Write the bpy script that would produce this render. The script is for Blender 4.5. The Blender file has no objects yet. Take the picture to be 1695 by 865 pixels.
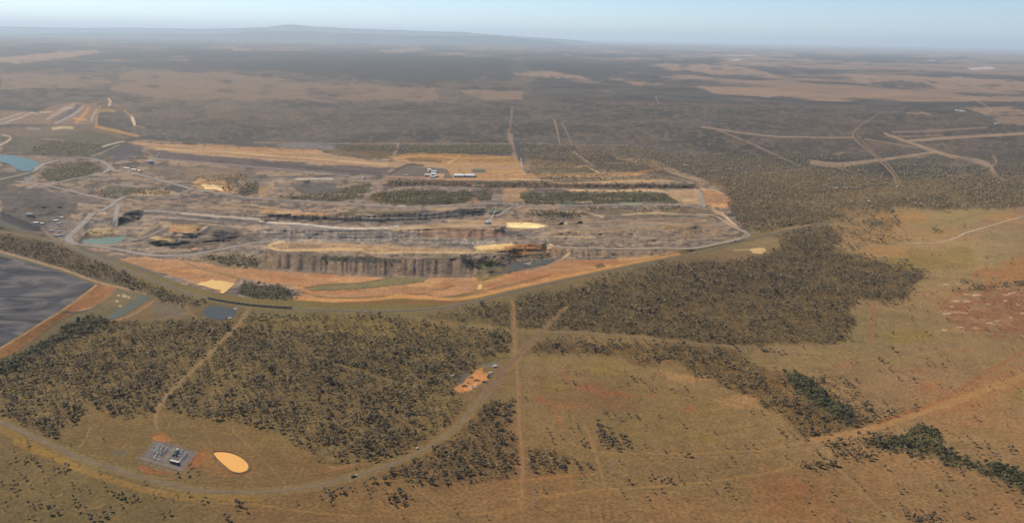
import bpy, bmesh, math, random
import numpy as np
from mathutils import Vector, Matrix

rad = math.radians
SC = bpy.context.scene
COL = SC.collection
random.seed(7)
RNG = np.random.default_rng(11)

# ------------------------------------------------------------------ camera, sky, sun, exposure
CAM_H = 700.0                       # aircraft height above the plain, metres
PITCH, ROLL, FPX = rad(14.24), rad(1.08), 1468.0
PW, PH = 1695.0, 865.0              # proportions of the frame
FWD = np.array([0, math.cos(PITCH), -math.sin(PITCH)])
R0 = np.array([1.0, 0, 0]); U0 = np.array([0, math.sin(PITCH), math.cos(PITCH)])
RGT = math.cos(ROLL) * R0 + math.sin(ROLL) * U0
UPV = -math.sin(ROLL) * R0 + math.cos(ROLL) * U0

cam_data = bpy.data.cameras.new('camera')
cam_data.sensor_fit = 'HORIZONTAL'
cam_data.sensor_width = 36.0
cam_data.lens = 36.0 * FPX / PW
cam_data.clip_start = 1.0
cam_data.clip_end = 600000.0
cam = bpy.data.objects.new('camera', cam_data)
COL.objects.link(cam)
M3 = Matrix((RGT.tolist(), UPV.tolist(), (-FWD).tolist())).transposed()
cam.matrix_world = Matrix.Translation((0, 0, CAM_H)) @ M3.to_4x4()
SC.camera = cam

SUN_AZ = (-0.72, 0.69)              # towards the sun: ahead and to the left
SUN_EL = rad(38)
sd = Vector((SUN_AZ[0] * math.cos(SUN_EL), SUN_AZ[1] * math.cos(SUN_EL), math.sin(SUN_EL))).normalized()
world = bpy.data.worlds.new("World")
SC.world = world
world.use_nodes = True
wn = world.node_tree
bg = wn.nodes['Background']
sky = wn.nodes.new('ShaderNodeTexSky')
sky.sky_type = 'NISHITA'
sky.sun_disc = False
sky.sun_elevation = SUN_EL
sky.sun_rotation = math.atan2(sd.x, sd.y)
sky.altitude = 700
sky.air_density = 0.75
sky.dust_density = 0.3
sky.ozone_density = 5.0
wn.links.new(sky.outputs[0], bg.inputs[0])
bg.inputs[1].default_value = 0.098

sun_data = bpy.data.lights.new('sun', 'SUN')
sun_data.energy = 5.0
sun_data.angle = rad(0.53)
sun_data.color = (1.0, 0.91, 0.79)
sun = bpy.data.objects.new('sun', sun_data)
sun.rotation_euler = sd.to_track_quat('Z', 'Y').to_euler()
sun.location = (0, 0, 3000)
COL.objects.link(sun)

SC.view_settings.view_transform = 'Standard'
SC.view_settings.look = 'None'
SC.view_settings.exposure = 0.4
SC.view_settings.gamma = 1.0
SC.view_settings.use_curve_mapping = False
SC.render.engine = 'CYCLES'
SC.cycles.max_bounces = 4
SC.cycles.diffuse_bounces = 2
SC.cycles.volume_bounces = 0
SC.cycles.transparent_max_bounces = 8
SC.cycles.use_denoising = True
SC.cycles.denoising_prefilter = 'ACCURATE'
SC.cycles.use_adaptive_sampling = False
SC.cycles.use_adaptive_sampling = False

HAZE_SIGMA = 1.3e-5
HAZE_TOP = 2020.0
HAZE_COL = (0.74, 0.89, 1.0)
KLIGHT = np.array([1.50, 1.46, 1.53])  # radiance of a flat white ground under this sun and sky
HAZE_L = np.array([0.48, 0.595, 0.75])

# ------------------------------------------------------------------ helpers: noise, pixels, painting
_tab = RNG.random((512, 512))
def vnoise(x, y, seed=0):
    x = x + seed * 37.17; y = y + seed * 91.73
    xi = np.floor(x).astype(int); yi = np.floor(y).astype(int)
    fx = x - xi; fy = y - yi
    fx = fx * fx * (3 - 2 * fx); fy = fy * fy * (3 - 2 * fy)
    a = _tab[xi & 511, yi & 511]; b = _tab[(xi + 1) & 511, yi & 511]
    c = _tab[xi & 511, (yi + 1) & 511]; d = _tab[(xi + 1) & 511, (yi + 1) & 511]
    return (a * (1 - fx) + b * fx) * (1 - fy) + (c * (1 - fx) + d * fx) * fy
def fbm(x, y, seed=0, octv=4):
    s = 0; a = 0.5; t = 0
    for i in range(octv):
        s = s + a * vnoise(x * 2 ** i, y * 2 ** i, seed + i * 3); t += a; a *= 0.55
    return s / t
def smooth(a, b, x):
    t = np.clip((x - a) / (b - a), 0, 1)
    return t * t * (3 - 2 * t)
def s2l(c):
    c = np.asarray(c, float) / 255.0
    return np.where(c <= 0.04045, c / 12.92, ((c + 0.055) / 1.055) ** 2.4)

def rays(px, py):
    x = (np.asarray(px, float) - PW / 2) / FPX
    y = -(np.asarray(py, float) - PH / 2) / FPX
    return FWD + x[..., None] * RGT + y[..., None] * UPV
def ground_at(px, py, h):
    d = rays(px, py)
    t = (CAM_H - h) / np.maximum(-d[..., 2], 1e-5)
    return np.stack([d[..., 0] * t, d[..., 1] * t, np.broadcast_to(h, t.shape) * 1.0], -1)
def to_px(X, Y, Z):
    """where a point of the place falls in the frame"""
    q = np.stack([X, Y, Z - CAM_H], -1)
    z = q @ FWD
    return PW / 2 + FPX * (q @ RGT) / z, PH / 2 - FPX * (q @ UPV) / z, z

class Paint:
    """land-cover map over a set of ground points"""
    def __init__(s, px, py):
        s.px, s.py = px, py
        s.jx = (fbm(px / 9.0, py / 5.0, 1, 3) - 0.5) * 2 + (vnoise(px / 38.0, py / 16.0, 5) - 0.5) * 2.2
        s.jy = (fbm(px / 9.0, py / 5.0, 2, 3) - 0.5) * 2 + (vnoise(px / 38.0, py / 16.0, 6) - 0.5) * 2.2
    def poly(s, pts, soft=2.0, jit=2.0):
        P = np.asarray(pts, float); m = soft + jit * 3 + 1
        idx = np.nonzero((s.px > P[:, 0].min() - m) & (s.px < P[:, 0].max() + m) & (s.py > P[:, 1].min() - m) & (s.py < P[:, 1].max() + m))[0]
        x = s.px[idx] + s.jx[idx] * jit; y = s.py[idx] + s.jy[idx] * jit * 0.55
        ins = np.zeros(len(idx), bool); d2 = np.full(len(idx), 1e9)
        for i in range(len(P)):
            x1, y1 = P[i - 1]; x2, y2 = P[i]
            if y1 != y2:
                c = ((y1 > y) != (y2 > y)) & (x < (x2 - x1) * (y - y1) / (y2 - y1) + x1)
                ins ^= c
            dx, dy = x2 - x1, y2 - y1; L = dx * dx + dy * dy + 1e-9
            t = np.clip(((x - x1) * dx + (y - y1) * dy) / L, 0, 1)
            d2 = np.minimum(d2, (x - x1 - t * dx) ** 2 + ((y - y1 - t * dy) * 1.3) ** 2)
        sd_ = np.sqrt(d2) * np.where(ins, 1, -1)
        a = np.clip(0.5 + sd_ / soft, 0, 1)
        k = a > 0
        return idx[k], a[k]
    def line(s, pts, w, soft=1.0, jit=0.6):
        P = np.asarray(pts, float)
        W = np.broadcast_to(np.asarray(w, float), (len(P),))
        best = {}
        m = W.max() + soft + jit * 3 + 1
        idx = np.nonzero((s.px > P[:, 0].min() - m) & (s.px < P[:, 0].max() + m) & (s.py > P[:, 1].min() - m) & (s.py < P[:, 1].max() + m))[0]
        x = s.px[idx] + s.jx[idx] * jit; y = s.py[idx] + s.jy[idx] * jit * 0.5
        a = np.zeros(len(idx))
        for i in range(len(P) - 1):
            x1, y1 = P[i]; x2, y2 = P[i + 1]
            k = np.nonzero((x > min(x1, x2) - m) & (x < max(x1, x2) + m) & (y > min(y1, y2) - m) & (y < max(y1, y2) + m))[0]
            if not len(k): continue
            dx, dy = x2 - x1, y2 - y1; L = dx * dx + dy * dy + 1e-9
            t = np.clip(((x[k] - x1) * dx + (y[k] - y1) * dy) / L, 0, 1)
            d = np.sqrt((x[k] - x1 - t * dx) ** 2 + (y[k] - y1 - t * dy) ** 2)
            ww = (W[i] + (W[i + 1] - W[i]) * t) / 2
            a[k] = np.maximum(a[k], np.clip((ww - d) / soft + 0.5, 0, 1) * np.minimum(1, ww * 2 / 1.0))
        k = a > 0
        return idx[k], a[k]

def spline(pts, n=6):
    """Catmull-Rom through the points (any dimension)"""
    P = np.asarray(pts, float)
    if len(P) < 3: 
        t = np.linspace(0, 1, n * 2)[:, None]
        return P[0] * (1 - t) + P[-1] * t
    Q = np.vstack([2 * P[0] - P[1], P, 2 * P[-1] - P[-2]])
    out = []
    for i in range(1, len(Q) - 2):
        p0, p1, p2, p3 = Q[i - 1], Q[i], Q[i + 1], Q[i + 2]
        for k in range(n):
            t = k / n
            out.append(0.5 * (2 * p1 + (p2 - p0) * t + (2 * p0 - 5 * p1 + 4 * p2 - p3) * t * t + (3 * p1 - p0 - 3 * p2 + p3) * t ** 3))
    out.append(Q[-2])
    return np.array(out)

# ------------------------------------------------------------------ relief of the mine (heights in metres along traced lines)
MINE = [(0,212),(60,212),(90,206),(150,205),(165,212),(230,232),(330,236),(420,244),(540,244),(650,262),(860,270),(1000,280),(1060,286),(1130,296),(1180,306),(1204,320),(1214,342),(1243,388),(1222,398),(1146,415),(1110,424),(1000,440),(912,465),(850,477),(750,496),(660,492),(550,499),(486,494),(400,492),(372,486),(300,470),(240,442),(196,428),(150,412),(108,402),(84,384),(60,384),(0,352)]
HL = [  # (points, height)
 ([(425,440),(450,445),(480,447),(520,450),(560,453),(640,457),(700,456),(750,456),(800,455)], 0),
 ([(441,412),(470,419),(520,421),(560,423),(620,425),(700,429),(760,427),(800,428)], 34),
 ([(444,407),(470,404),(520,403),(600,406),(680,409),(780,412),(850,410)], 33),
 ([(815,451),(848,449),(890,439),(912,435)], 0), ([(843,438),(856,434),(880,431),(918,429)], 0), ([(850,404),(900,403)], 26), ([(850,430),(905,424),(960,424),(1040,424),(1100,422)], 0),
 ([(905,410),(960,412),(1040,413),(1145,412)], 9), ([(905,406),(960,406),(1040,406),(1120,408)], 9),
 ([(430,397),(480,398),(520,399),(600,402),(700,401),(780,405),(850,399),(905,398),(1000,398),(1100,402)], 12),
 ([(430,374),(480,377),(550,381),(640,380),(700,377),(740,376),(830,376)], 36),
 ([(905,382),(980,380),(1060,376),(1150,374)], 24),
 ([(440,368),(500,371),(550,375),(640,375),(700,372),(800,368),(850,366),(900,370),(970,368)], -12),
 ([(460,364),(560,368),(640,367),(700,365),(800,358)], -12),
 ([(440,352),(500,354),(560,352),(640,352),(700,349),(800,344),(850,342)], 8),
 ([(380,323),(430,330),(500,333),(560,336),(640,342),(690,343),(760,340),(830,336),(870,341),(993,340),(1069,339),(1163,342)], 5),
 ([(620,316),(680,314),(780,316)], 16), ([(870,318),(980,319),(1100,321)], 12),
 ([(640,311),(700,309),(780,313),(830,313),(870,313),(980,312),(1080,313),(1150,311)], -16),
 ([(640,299),(700,299),(780,299),(870,300),(1000,303),(1100,304),(1150,304)], 3),
 ([(870,350),(954,350),(998,358),(1060,356),(1120,354),(1180,356)], 6),
 ([(904,373),(967,369),(1069,364),(1150,362)], 10), ([(1181,356),(1209,373),(1237,387),(1221,396),(1145,411)], 5),
 ([(277,383),(285,370),(330,373),(315,386),(277,383)], 32), ([(300,378),(320,379)], 32),
 ([(262,389),(290,391),(322,389),(346,376)], 22), ([(250,397),(290,399)], 22),
 ([(236,398),(256,408),(290,411),(330,408),(356,404),(392,397)], 4),
 ([(240,375),(270,362),(320,364),(360,368),(400,374)], 12),
 ([(352,382),(372,378),(390,384)], 26),
 ([(135,397),(150,394),(190,392),(207,393),(196,400),(175,404),(150,403),(135,399)], -10),
 ([(142,383),(165,378),(185,381)], 6),
 ([(193,374),(210,371),(232,364)], -18), ([(196,359),(208,350),(232,346),(246,350)], 12),
 ([(110,400),(130,407),(180,410),(254,423),(330,420),(402,404)], 3),
 ([(118,388),(140,368),(153,354),(193,333),(211,325),(254,325),(300,325)], 5),
 ([(221,347),(305,353),(430,363)], 8),
 ([(330,291),(360,289),(390,294)], 28), ([(300,304),(340,318),(400,326)], 3), ([(402,296),(420,305)], 18), ([(386,324),(410,322),(432,314)], 2),
 ([(466,301),(500,298),(542,298)], 22), ([(455,322),(500,321),(545,326)], 6),
 ([(211,236),(300,246),(420,252),(540,262),(640,276)], 0), ([(230,256),(300,264),(420,277),(560,287),(630,292)], -10),
 ([(240,272),(330,282),(430,292),(560,300)], -2),
 ([(178,277),(216,287),(254,295),(318,313)], 4), ([(51,285),(76,271),(122,261),(158,264),(178,272)], 8), ([(80,285),(130,280)], 2),
 ([(0,256),(30,257),(66,270),(48,283),(0,270)], -8),
 ([(88,200),(110,187),(133,174)], -12), ([(80,192),(125,171)], 3), ([(110,204),(145,176)], 3),
 ([(60,362),(90,352),(110,362)], -2), ([(20,345),(60,338),(100,340)], 14), ([(10,364),(70,380)], 0),
]
TAIL = [(-40,408),(0,418),(60,434),(105,447),(163,467),(158,474),(103,514),(60,540),(0,577),(-40,598)]
EMB_OUT = [(-40,618),(0,598),(60,556),(104,525),(150,508),(187,489),(194,476)]
GX0, GY0, GST = -120.0, 160.0, 2.0
GW, GH = 720, 250
def solve_relief():
    gx = GX0 + np.arange(GW) * GST; gy = GY0 + np.arange(GH) * GST
    PX, PY = np.meshgrid(gx, gy)
    p = Paint(PX.ravel(), PY.ravel()); p.jx[:] = 0; p.jy[:] = 0
    mask = np.zeros(GW * GH)
    mine = [(-100,212)] + MINE + [(-100,352)]
    for pl in (mine, TAIL[:] + EMB_OUT):
        i, a = p.poly(pl, 1.0, 0); mask[i] = np.maximum(mask[i], a)
    free = mask.reshape(GH, GW) > 0.5
    fixed = ~free; val = np.zeros((GH, GW))
    def put(pts, h):
        P = np.asarray(pts, float)
        for i in range(len(P) - 1):
            n = int(max(abs(P[i + 1] - P[i])) / 0.8) + 2
            t = np.linspace(0, 1, n)
            xs = P[i, 0] + (P[i + 1, 0] - P[i, 0]) * t; ys = P[i, 1] + (P[i + 1, 1] - P[i, 1]) * t
            ix = np.clip(np.round((xs - GX0) / GST).astype(int), 0, GW - 1); iy = np.clip(np.round((ys - GY0) / GST).astype(int), 0, GH - 1)
            fixed[iy, ix] = True; val[iy, ix] = h
    for pts, h in HL: put(pts, h)
    inner = Paint(PX.ravel(), PY.ravel()); inner.jx[:] = 0; inner.jy[:] = 0
    i, a = inner.poly(TAIL, 1.0, 0)
    f = fixed.ravel(); v = val.ravel(); f[i] = True; v[i] = 9.0
    put([(162,470),(103,513),(60,539),(0,576),(-40,597)], 11.0)
    fixed = f.reshape(GH, GW); val = v.reshape(GH, GW)
    h = val.copy()
    for st, it in ((8, 300), (4, 200), (2, 160), (1, 120)):     # coarse to fine relaxation
        for _ in range(it):
            n = np.pad(h, st, mode='edge')
            avg = (n[:-2 * st, st:-st] + n[2 * st:, st:-st] + n[st:-st, :-2 * st] + n[st:-st, 2 * st:]) / 4
            h = np.where(fixed, val, avg)
    q = np.pad(h, 1, mode='edge')
    h = (4 * h + q[:-2, 1:-1] + q[2:, 1:-1] + q[1:-1, :-2] + q[1:-1, 2:]) / 8
    # rough tipped spoil, gullied faces
    def am(polys, soft=8):
        m = np.zeros(GW * GH)
        for pl in polys:
            i, a = p.poly(pl, soft, 0); m[i] = np.maximum(m[i], a)
        return m.reshape(GH, GW)
    spoil = am([[(420,375),(640,379),(830,376),(1000,380),(1180,376),(1190,392),(1100,402),(905,404),(850,403),(790,410),(600,404),(430,402)],
                [(240,365),(330,362),(400,368),(440,392),(380,408),(300,410),(240,404)], [(0,305),(110,315),(150,345),(100,385),(0,352)],
                [(300,290),(400,286),(430,300),(400,325),(310,318)], [(450,300),(545,298),(590,315),(540,330),(440,326)]])
    rg = 1 - np.abs(vnoise(PX / 13.0, PY / 5.5, 21) * 2 - 1)
    h = h * 0.85 + spoil * (rg * 2.6 + fbm(PX / 8.0, PY / 4.0, 25, 3) * 2 - 2.3)
    face = am([[(425,436),(445,414),(560,424),(700,430),(800,429),(800,454),(640,456),(480,446)], [(905,412),(1110,414),(1100,422),(905,423)],
               [(430,377),(640,381),(830,377),(830,394),(600,399),(430,395)]], 5)
    fl = np.abs(vnoise(PX / 7.0, PY / 60.0, 31) * 2 - 1); fl2 = np.abs(vnoise(PX / 17.0, PY / 60.0, 33) * 2 - 1)
    h = h + face * ((fl * 3.0 + fl2 * 2.6) - 2.6)
    hl = am([[(640,300),(860,301),(1150,305),(1150,310),(860,312),(640,309)], [(460,356),(660,354),(800,346),(850,344),(800,357),(660,365),(460,363)]], 4)
    h = h + hl * (np.abs(vnoise(PX / 6.0, PY / 40.0, 41) * 2 - 1) * 3.5 - 1.5)
    return h
HR = [
 ([(318,313),(381,323),(430,330),(500,333),(560,336.5),(640,342),(690,343),(760,340),(830,336),(870,341),(993,340),(1069,339),(1163,342)], [18,22,24,24,22], 'grey', 'grey central haul road running the length of the mine'),
 ([(178,272),(181,280),(163,289),(127,295),(76,305),(25,300)], 22, 'grey', 'grey haul road closing the loop round the green island'),
 ([(-20,301),(0,297),(51,285),(76,271),(122,261),(158,264),(178,272),(190,283),(216,287),(254,295),(318,313)], 24, 'grey', 'grey haul road curving past the turquoise lake'),
 ([(46,313),(66,305),(102,313),(153,325),(193,333)], 18, 'grey', 'grey road cutting across the washery spoil'),
 ([(300,325),(254,325),(211,325),(193,333),(178,344),(153,354),(140,368),(118,388),(114,396),(120,402),(132,405),(178,410),(216,417),(254,423),(305,423),(343,417),(381,410),(408,404),(440,400)], [18,20,24,26,26,24,24,22], 'grey', 'broad grey ring road round the western pit and teal pond'),
 ([(197,338),(193,352),(190,375)], 20, 'grey', 'short grey ramp down to the tan mound'),
 ([(130,405),(170,409),(200,402),(240,393),(268,380),(285,371)], 14, 'grey', 'grey ramp climbing the terraced spoil hill'),
 ([(318,313),(300,320),(290,326)], 14, 'grey', 'short grey link between the two haul roads'),
 ([(846,343),(836,350),(824,357),(800,361)], [16,18,14], 'grey', 'twin ramp down from the haul road towards the dragline'),
 ([(904,373),(967,369),(1069,364),(1120,361),(1168,360)], [18,16,12], 'tan', 'tan bench road above the eastern pit slope'),
 ([(1150,355),(1181,357),(1196,364),(1209,373),(1224,380),(1237,387),(1236,391),(1221,396),(1190,403),(1145,411),(1094,411),(1040,412),(942,410),(904,407)], [14,20,22,22,18,18], 'tan', 'pale haul road hairpinning round the eastern end of the pit'),
]

RELIEF = solve_relief()
def detail_mask():
    PX, PY = np.meshgrid(GX0 + np.arange(GW) * GST, GY0 + np.arange(GH) * GST)
    p = Paint(PX.ravel(), PY.ravel()); m = np.zeros(GW * GH)
    i, al = p.poly([(-100,222)] + MINE[5:] + [(-100,352)], 8, 0); m[i] = al
    i, al = p.poly([(196,428),(430,447),(640,459),(804,457),(832,454),(930,432),(1140,417),(911,467),(750,498),(550,501),(488,497),(505,482),(372,488),(254,449)], 4, 0); m[i] *= 1 - al * .9
    i, al = p.poly([(425,440),(442,410),(480,418),(620,423),(700,429),(804,429),(804,458),(640,460),(560,455),(480,450)], 4, 0); m[i] *= 1 - al * .8
    i, al = p.poly([(425,372),(640,378),(830,375),(850,404),(600,405),(425,402)], 5, 0); m[i] *= 1 - al * .55
    for pts, w, k, lab in HR:
        i, al = p.line(spline(pts, 5), 9, 4, 0); m[i] *= 1 - al
    for pl in ([(0,250),(70,262),(70,282),(0,290)], [(130,390),(212,388),(210,408),(130,408)], [(1018,330),(1070,330),(1066,344),(1020,344)], [(640,276),(800,278),(800,297),(640,297)], [(925,331),(956,331),(956,343),(925,343)], [(270,366),(334,369),(318,389),(270,387)]):
        i, al = p.poly(pl, 4, 0); m[i] *= 1 - al
    return m.reshape(GH, GW)
DETAIL = detail_mask()
def mirror(px, py):
    px = np.where(px < 0, -px, px); px = np.where(px > PW, 2 * PW - px, px)
    py = np.where(py > PH, 2 * PH - py, py)
    return px, py
def hgt(px, py):
    px = np.asarray(px, float); py = np.asarray(py, float)
    fx = np.clip((px - GX0) / GST, 0, GW - 1.001); fy = np.clip((py - GY0) / GST, 0, GH - 1.001)
    ix = fx.astype(int); iy = fy.astype(int); fx = fx - ix; fy = fy - iy
    r = RELIEF
    h = (r[iy, ix] * (1 - fx) + r[iy, ix + 1] * fx) * (1 - fy) + (r[iy + 1, ix] * (1 - fx) + r[iy + 1, ix + 1] * fx) * fy
    r = DETAIL
    m = (r[iy, ix] * (1 - fx) + r[iy, ix + 1] * fx) * (1 - fy) + (r[iy + 1, ix] * (1 - fx) + r[iy + 1, ix + 1] * fx) * fy
    k = np.nonzero(np.ravel(m) > 0.01)[0]
    if len(k):
        X = np.broadcast_to(px, m.shape).ravel()[k]; Y = np.broadcast_to(py, m.shape).ravel()[k]
        bench = 1 - np.abs(vnoise(X / 44, Y / 4.2 + X * .01, 51) * 2 - 1)
        lump = 1 - np.abs(vnoise(X / 6.5, Y / 2.6, 53) * 2 - 1)
        g = np.ravel(h).astype(float).copy(); g[k] += np.ravel(m)[k] * (bench * 2.5 + lump * 1.7 - 2.1)
        h = g.reshape(m.shape)
    return h
def P(px, py, dz=0.0):
    """the point of the ground seen at this spot of the photograph"""
    w = ground_at(np.array(float(px)), np.array(float(py)), hgt(px, py))
    return Vector((float(w[0]), float(w[1]), float(w[2]) + dz))

# ------------------------------------------------------------------ materials
def mat(name, col, rough=0.85, spec=0.3, noise=0.12, scale=0.6, metal=0.0):
    m = bpy.data.materials.new(name); m.use_nodes = True
    nt = m.node_tree; b = nt.nodes['Principled BSDF']
    b.inputs['Roughness'].default_value = rough
    b.inputs['Specular IOR Level'].default_value = spec
    b.inputs['Metallic'].default_value = metal
    tc = nt.nodes.new('ShaderNodeTexCoord'); nz = nt.nodes.new('ShaderNodeTexNoise')
    nz.inputs['Scale'].default_value = scale; nz.inputs['Detail'].default_value = 4
    nt.links.new(tc.outputs['Object'], nz.inputs['Vector'])
    cr = nt.nodes.new('ShaderNodeMapRange')
    cr.inputs['To Min'].default_value = 1 - noise * 2; cr.inputs['To Max'].default_value = 1 + noise * 2
    cr.inputs['From Min'].default_value = 0.25; cr.inputs['From Max'].default_value = 0.75
    nt.links.new(nz.outputs['Fac'], cr.inputs['Value'])
    mx = nt.nodes.new('ShaderNodeMix'); mx.data_type = 'RGBA'; mx.blend_type = 'MULTIPLY'
    mx.inputs['Factor'].default_value = 1.0
    mx.inputs['A'].default_value = (*[k * 0.74 for k in col], 1)
    nt.links.new(cr.outputs['Result'], mx.inputs['B'])
    nt.links.new(mx.outputs['Result'], b.inputs['Base Color'])
    return m

def tagged(o, label, cat, kind=None, group=None):
    o['label'] = label
    o['category'] = cat
    if kind: o['kind'] = kind
    if group: o['group'] = group
    return o
def mesh_obj(name, verts, faces, m, parent=None, smooth_=False):
    me = bpy.data.meshes.new(name)
    me.from_pydata([tuple(map(float, v)) for v in verts], [], [tuple(f) for f in faces])
    me.update()
    if m: me.materials.append(m)
    if smooth_: me.polygons.foreach_set('use_smooth', [True] * len(me.polygons))
    o = bpy.data.objects.new(name, me); COL.objects.link(o)
    if parent: o.parent = parent
    return o
def thing(name, loc, label, cat, rz=0.0, group=None):
    o = bpy.data.objects.new(name, None); COL.objects.link(o)
    o.location = loc; o.rotation_euler = (0, 0, rz)
    return tagged(o, label, cat, None, group)

class MB:
    """collects boxes, bars and prisms into one mesh"""
    def __init__(s): s.v = []; s.f = []
    def box(s, c, d, rz=0.0, taper=1.0):
        n = len(s.v); ca, sa = math.cos(rz), math.sin(rz)
        for z, k in ((-1, 1.0), (1, taper)):
            for x, y in ((-1, -1), (1, -1), (1, 1), (-1, 1)):
                X, Y = x * d[0] / 2 * k, y * d[1] / 2 * k
                s.v.append((c[0] + X * ca - Y * sa, c[1] + X * sa + Y * ca, c[2] + z * d[2] / 2))
        s.f += [(n, n + 3, n + 2, n + 1), (n + 4, n + 5, n + 6, n + 7)] + [(n + i, n + (i + 1) % 4, n + 4 + (i + 1) % 4, n + 4 + i) for i in range(4)]
        return s
    def bar(s, a, b, r, r2=None, n=6):
        a = Vector(a); b = Vector(b); d = (b - a).normalized()
        u = d.orthogonal().normalized(); w = d.cross(u); k = len(s.v); r2 = r if r2 is None else r2
        for p, rr in ((a, r), (b, r2)):
            for i in range(n):
                t = 2 * math.pi * i / n
                s.v.append(tuple(p + (u * math.cos(t) + w * math.sin(t)) * rr))
        s.f += [tuple(k + i for i in reversed(range(n))), tuple(k + n + i for i in range(n))] + [(k + i, k + (i + 1) % n, k + n + (i + 1) % n, k + n + i) for i in range(n)]
        return s
    def gable(s, L, W, z0, rise, over=0.5, th=0.25):
        n = len(s.v); l, w = L / 2 + over, W / 2 + over
        for x in (-l, l):
            s.v += [(x, -w, z0), (x, 0, z0 + rise), (x, w, z0), (x, w, z0 - th), (x, 0, z0 + rise - th), (x, -w, z0 - th)]
        for i in range(6): s.f.append((n + i, n + 6 + i, n + 6 + (i + 1) % 6, n + (i + 1) % 6))
        s.f += [(n, n + 1, n + 4, n + 5), (n + 1, n + 2, n + 3, n + 4), (n + 6, n + 11, n + 10, n + 7), (n + 7, n + 10, n + 9, n + 8)]
        return s
    def build(s, name, m, parent=None): return mesh_obj(name, s.v, s.f, m, parent)
ROAD_PTS = [(-60,676),(0,697),(35,713),(70,729),(105,745),(141,761),(190,776),(247,793),(300,806),(352,813),(430,814),(475,810),(526,802),(586,787),(631,773),(681,755),(727,729),(758,703),(786,673),(808,645)]
RAILP = [(-80,372),(0,384),(60,393),(109,407),(140,418),(178,434),(229,454),(280,474),(331,491),(381,501),(430,507),(484,510.5),(547,513),(611,515),(674,513.5),(725,510),(776,501),(850,482.5),(911,468.5),(993,451),(1069,436),(1145,421),(1196,408.5),(1270,388.5),(1330,376),(1380,366)]

# ------------------------------------------------------------------ land cover (what grows or lies where, traced over the plain)
ANCH = np.array([(100,830,122,94,58),(0,760,124,94,58),(250,850,122,94,58),(600,835,130,99,60),(1000,830,138,105,65),(1300,830,138,104,64),(1600,850,148,112,72),
 (1600,690,158,119,77),(1620,770,152,116,76),(1000,650,140,104,66),(1350,650,154,116,76),(1550,600,156,116,80),(1500,450,160,126,84),(1560,390,168,136,92),
 (1300,340,150,122,92),(1450,520,146,116,78),(200,720,130,98,58),(450,745,130,98,57),(330,740,132,99,60),(600,545,124,102,62),(1200,500,118,98,68),(620,640,114,92,60),
 (100,600,114,92,60),(300,600,112,90,58),(900,520,122,100,66),(300,400,125,108,92),(700,350,128,108,86),(1000,330,128,108,82),(100,320,105,98,90),(1000,590,144,110,70),
 (1150,690,142,106,66),(900,760,138,102,62),(1650,330,150,120,94),(1400,400,160,126,84),(1100,440,120,100,70)], float)
FAR_WOOD = np.array([0.092, 0.071, 0.049]) * 0.60; FAR_PAST = np.array([0.30, 0.185, 0.105]) * 0.72; FAR_BROWN = np.array([0.27, 0.175, 0.10]) * 0.62

W_MAIN = [(0,622),(60,592),(130,552),(200,536),(330,530),(400,528),(520,524),(640,524),(700,530),(838,552),(842,590),(812,604),(778,612),(742,640),(775,662),(752,688),(702,733),(640,762),(617,768),(585,776),(572,776),(536,764),(500,740),(455,712),(423,701),(360,690),(303,682),(268,678),(257,673),(208,694),(176,676),(152,676),(130,683),(92,720),(60,712),(32,703),(0,692)]
W_MAIN_OPEN = [(400,522),(560,520),(700,532),(760,548),(700,556),(600,560),(500,548),(420,540)]
W_ROAD = [(808,668),(843,664),(842,712),(858,722),(857,792),(800,793),(751,795),(712,808),(690,803),(667,788),(640,795),(633,788),(665,772),(720,740),(772,700)]
W_ROAD_CLUMP = [(650,819),(668,811),(692,831),(680,837),(646,837)]
W_COPSE = [(873,743),(903,736),(935,750),(942,778),(910,789),(879,786)]
W_COPSE2 = [(985,701),(1006,701),(1051,733),(1037,743),(992,740)]
W_BIG = [(715,527),(838,502),(930,482),(1000,468),(1080,450),(1200,430),(1240,424),(1290,412),(1300,398),(1372,374),(1388,388),(1392,420),(1440,430),(1520,446),(1522,460),(1500,484),(1490,496),(1450,500),(1412,492),(1412,540),(1392,560),(1368,572),(1200,570),(1100,560),(1000,549),(920,545),(850,540)]
W_STRIP = [(879,581),(893,562),(1016,567),(1108,567),(1192,574),(1228,585),(1270,613),(1270,676),(1221,652),(1168,627),(1133,602),(1059,602),(1016,592),(963,585),(925,583)]
W_CREEK_A = [(1260,609),(1281,613),(1327,623),(1366,645),(1408,676),(1452,694),(1412,706),(1330,722),(1295,694),(1260,676)]
W_CREEK_CORE = [(1296,612),(1323,620),(1355,637),(1376,660),(1405,675),(1415,697),(1401,702),(1366,684),(1323,654),(1300,632)]
W_CREEK_NE = [(1335,618),(1380,625),(1420,650),(1470,668),(1466,690),(1440,698),(1400,668),(1360,640)]
W_CREEK_B = [(1359,736),(1394,722),(1443,714),(1486,719),(1521,703),(1553,712),(1563,726),(1567,747),(1609,766),(1651,770),(1695,784),(1695,824),(1676,805),(1613,784),(1567,773),(1514,752),(1457,748),(1415,766),(1387,756)]
W_CREEK_B_CORE = [(1430,728),(1486,722),(1521,705),(1553,714),(1560,730),(1567,750),(1612,768),(1655,772),(1695,786),(1695,822),(1676,803),(1613,781),(1567,768),(1540,752),(1500,744),(1440,742)]
W_SOUTH = [(1486,849),(1520,846),(1577,865),(1500,865)]
W_CORRIDOR = [(0,378),(60,388),(108,410),(178,438),(229,458),(280,478),(330,496),(400,513),(330,505),(262,492),(200,470),(160,462),(105,443),(60,430),(0,414)]
W_DAM = [(0,604),(60,572),(104,545),(150,524),(196,530),(150,548),(100,566),(60,592),(0,622)]
W_PADVEG = [(400,470),(440,473),(470,478),(488,491),(470,496),(420,492),(394,486)]
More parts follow.
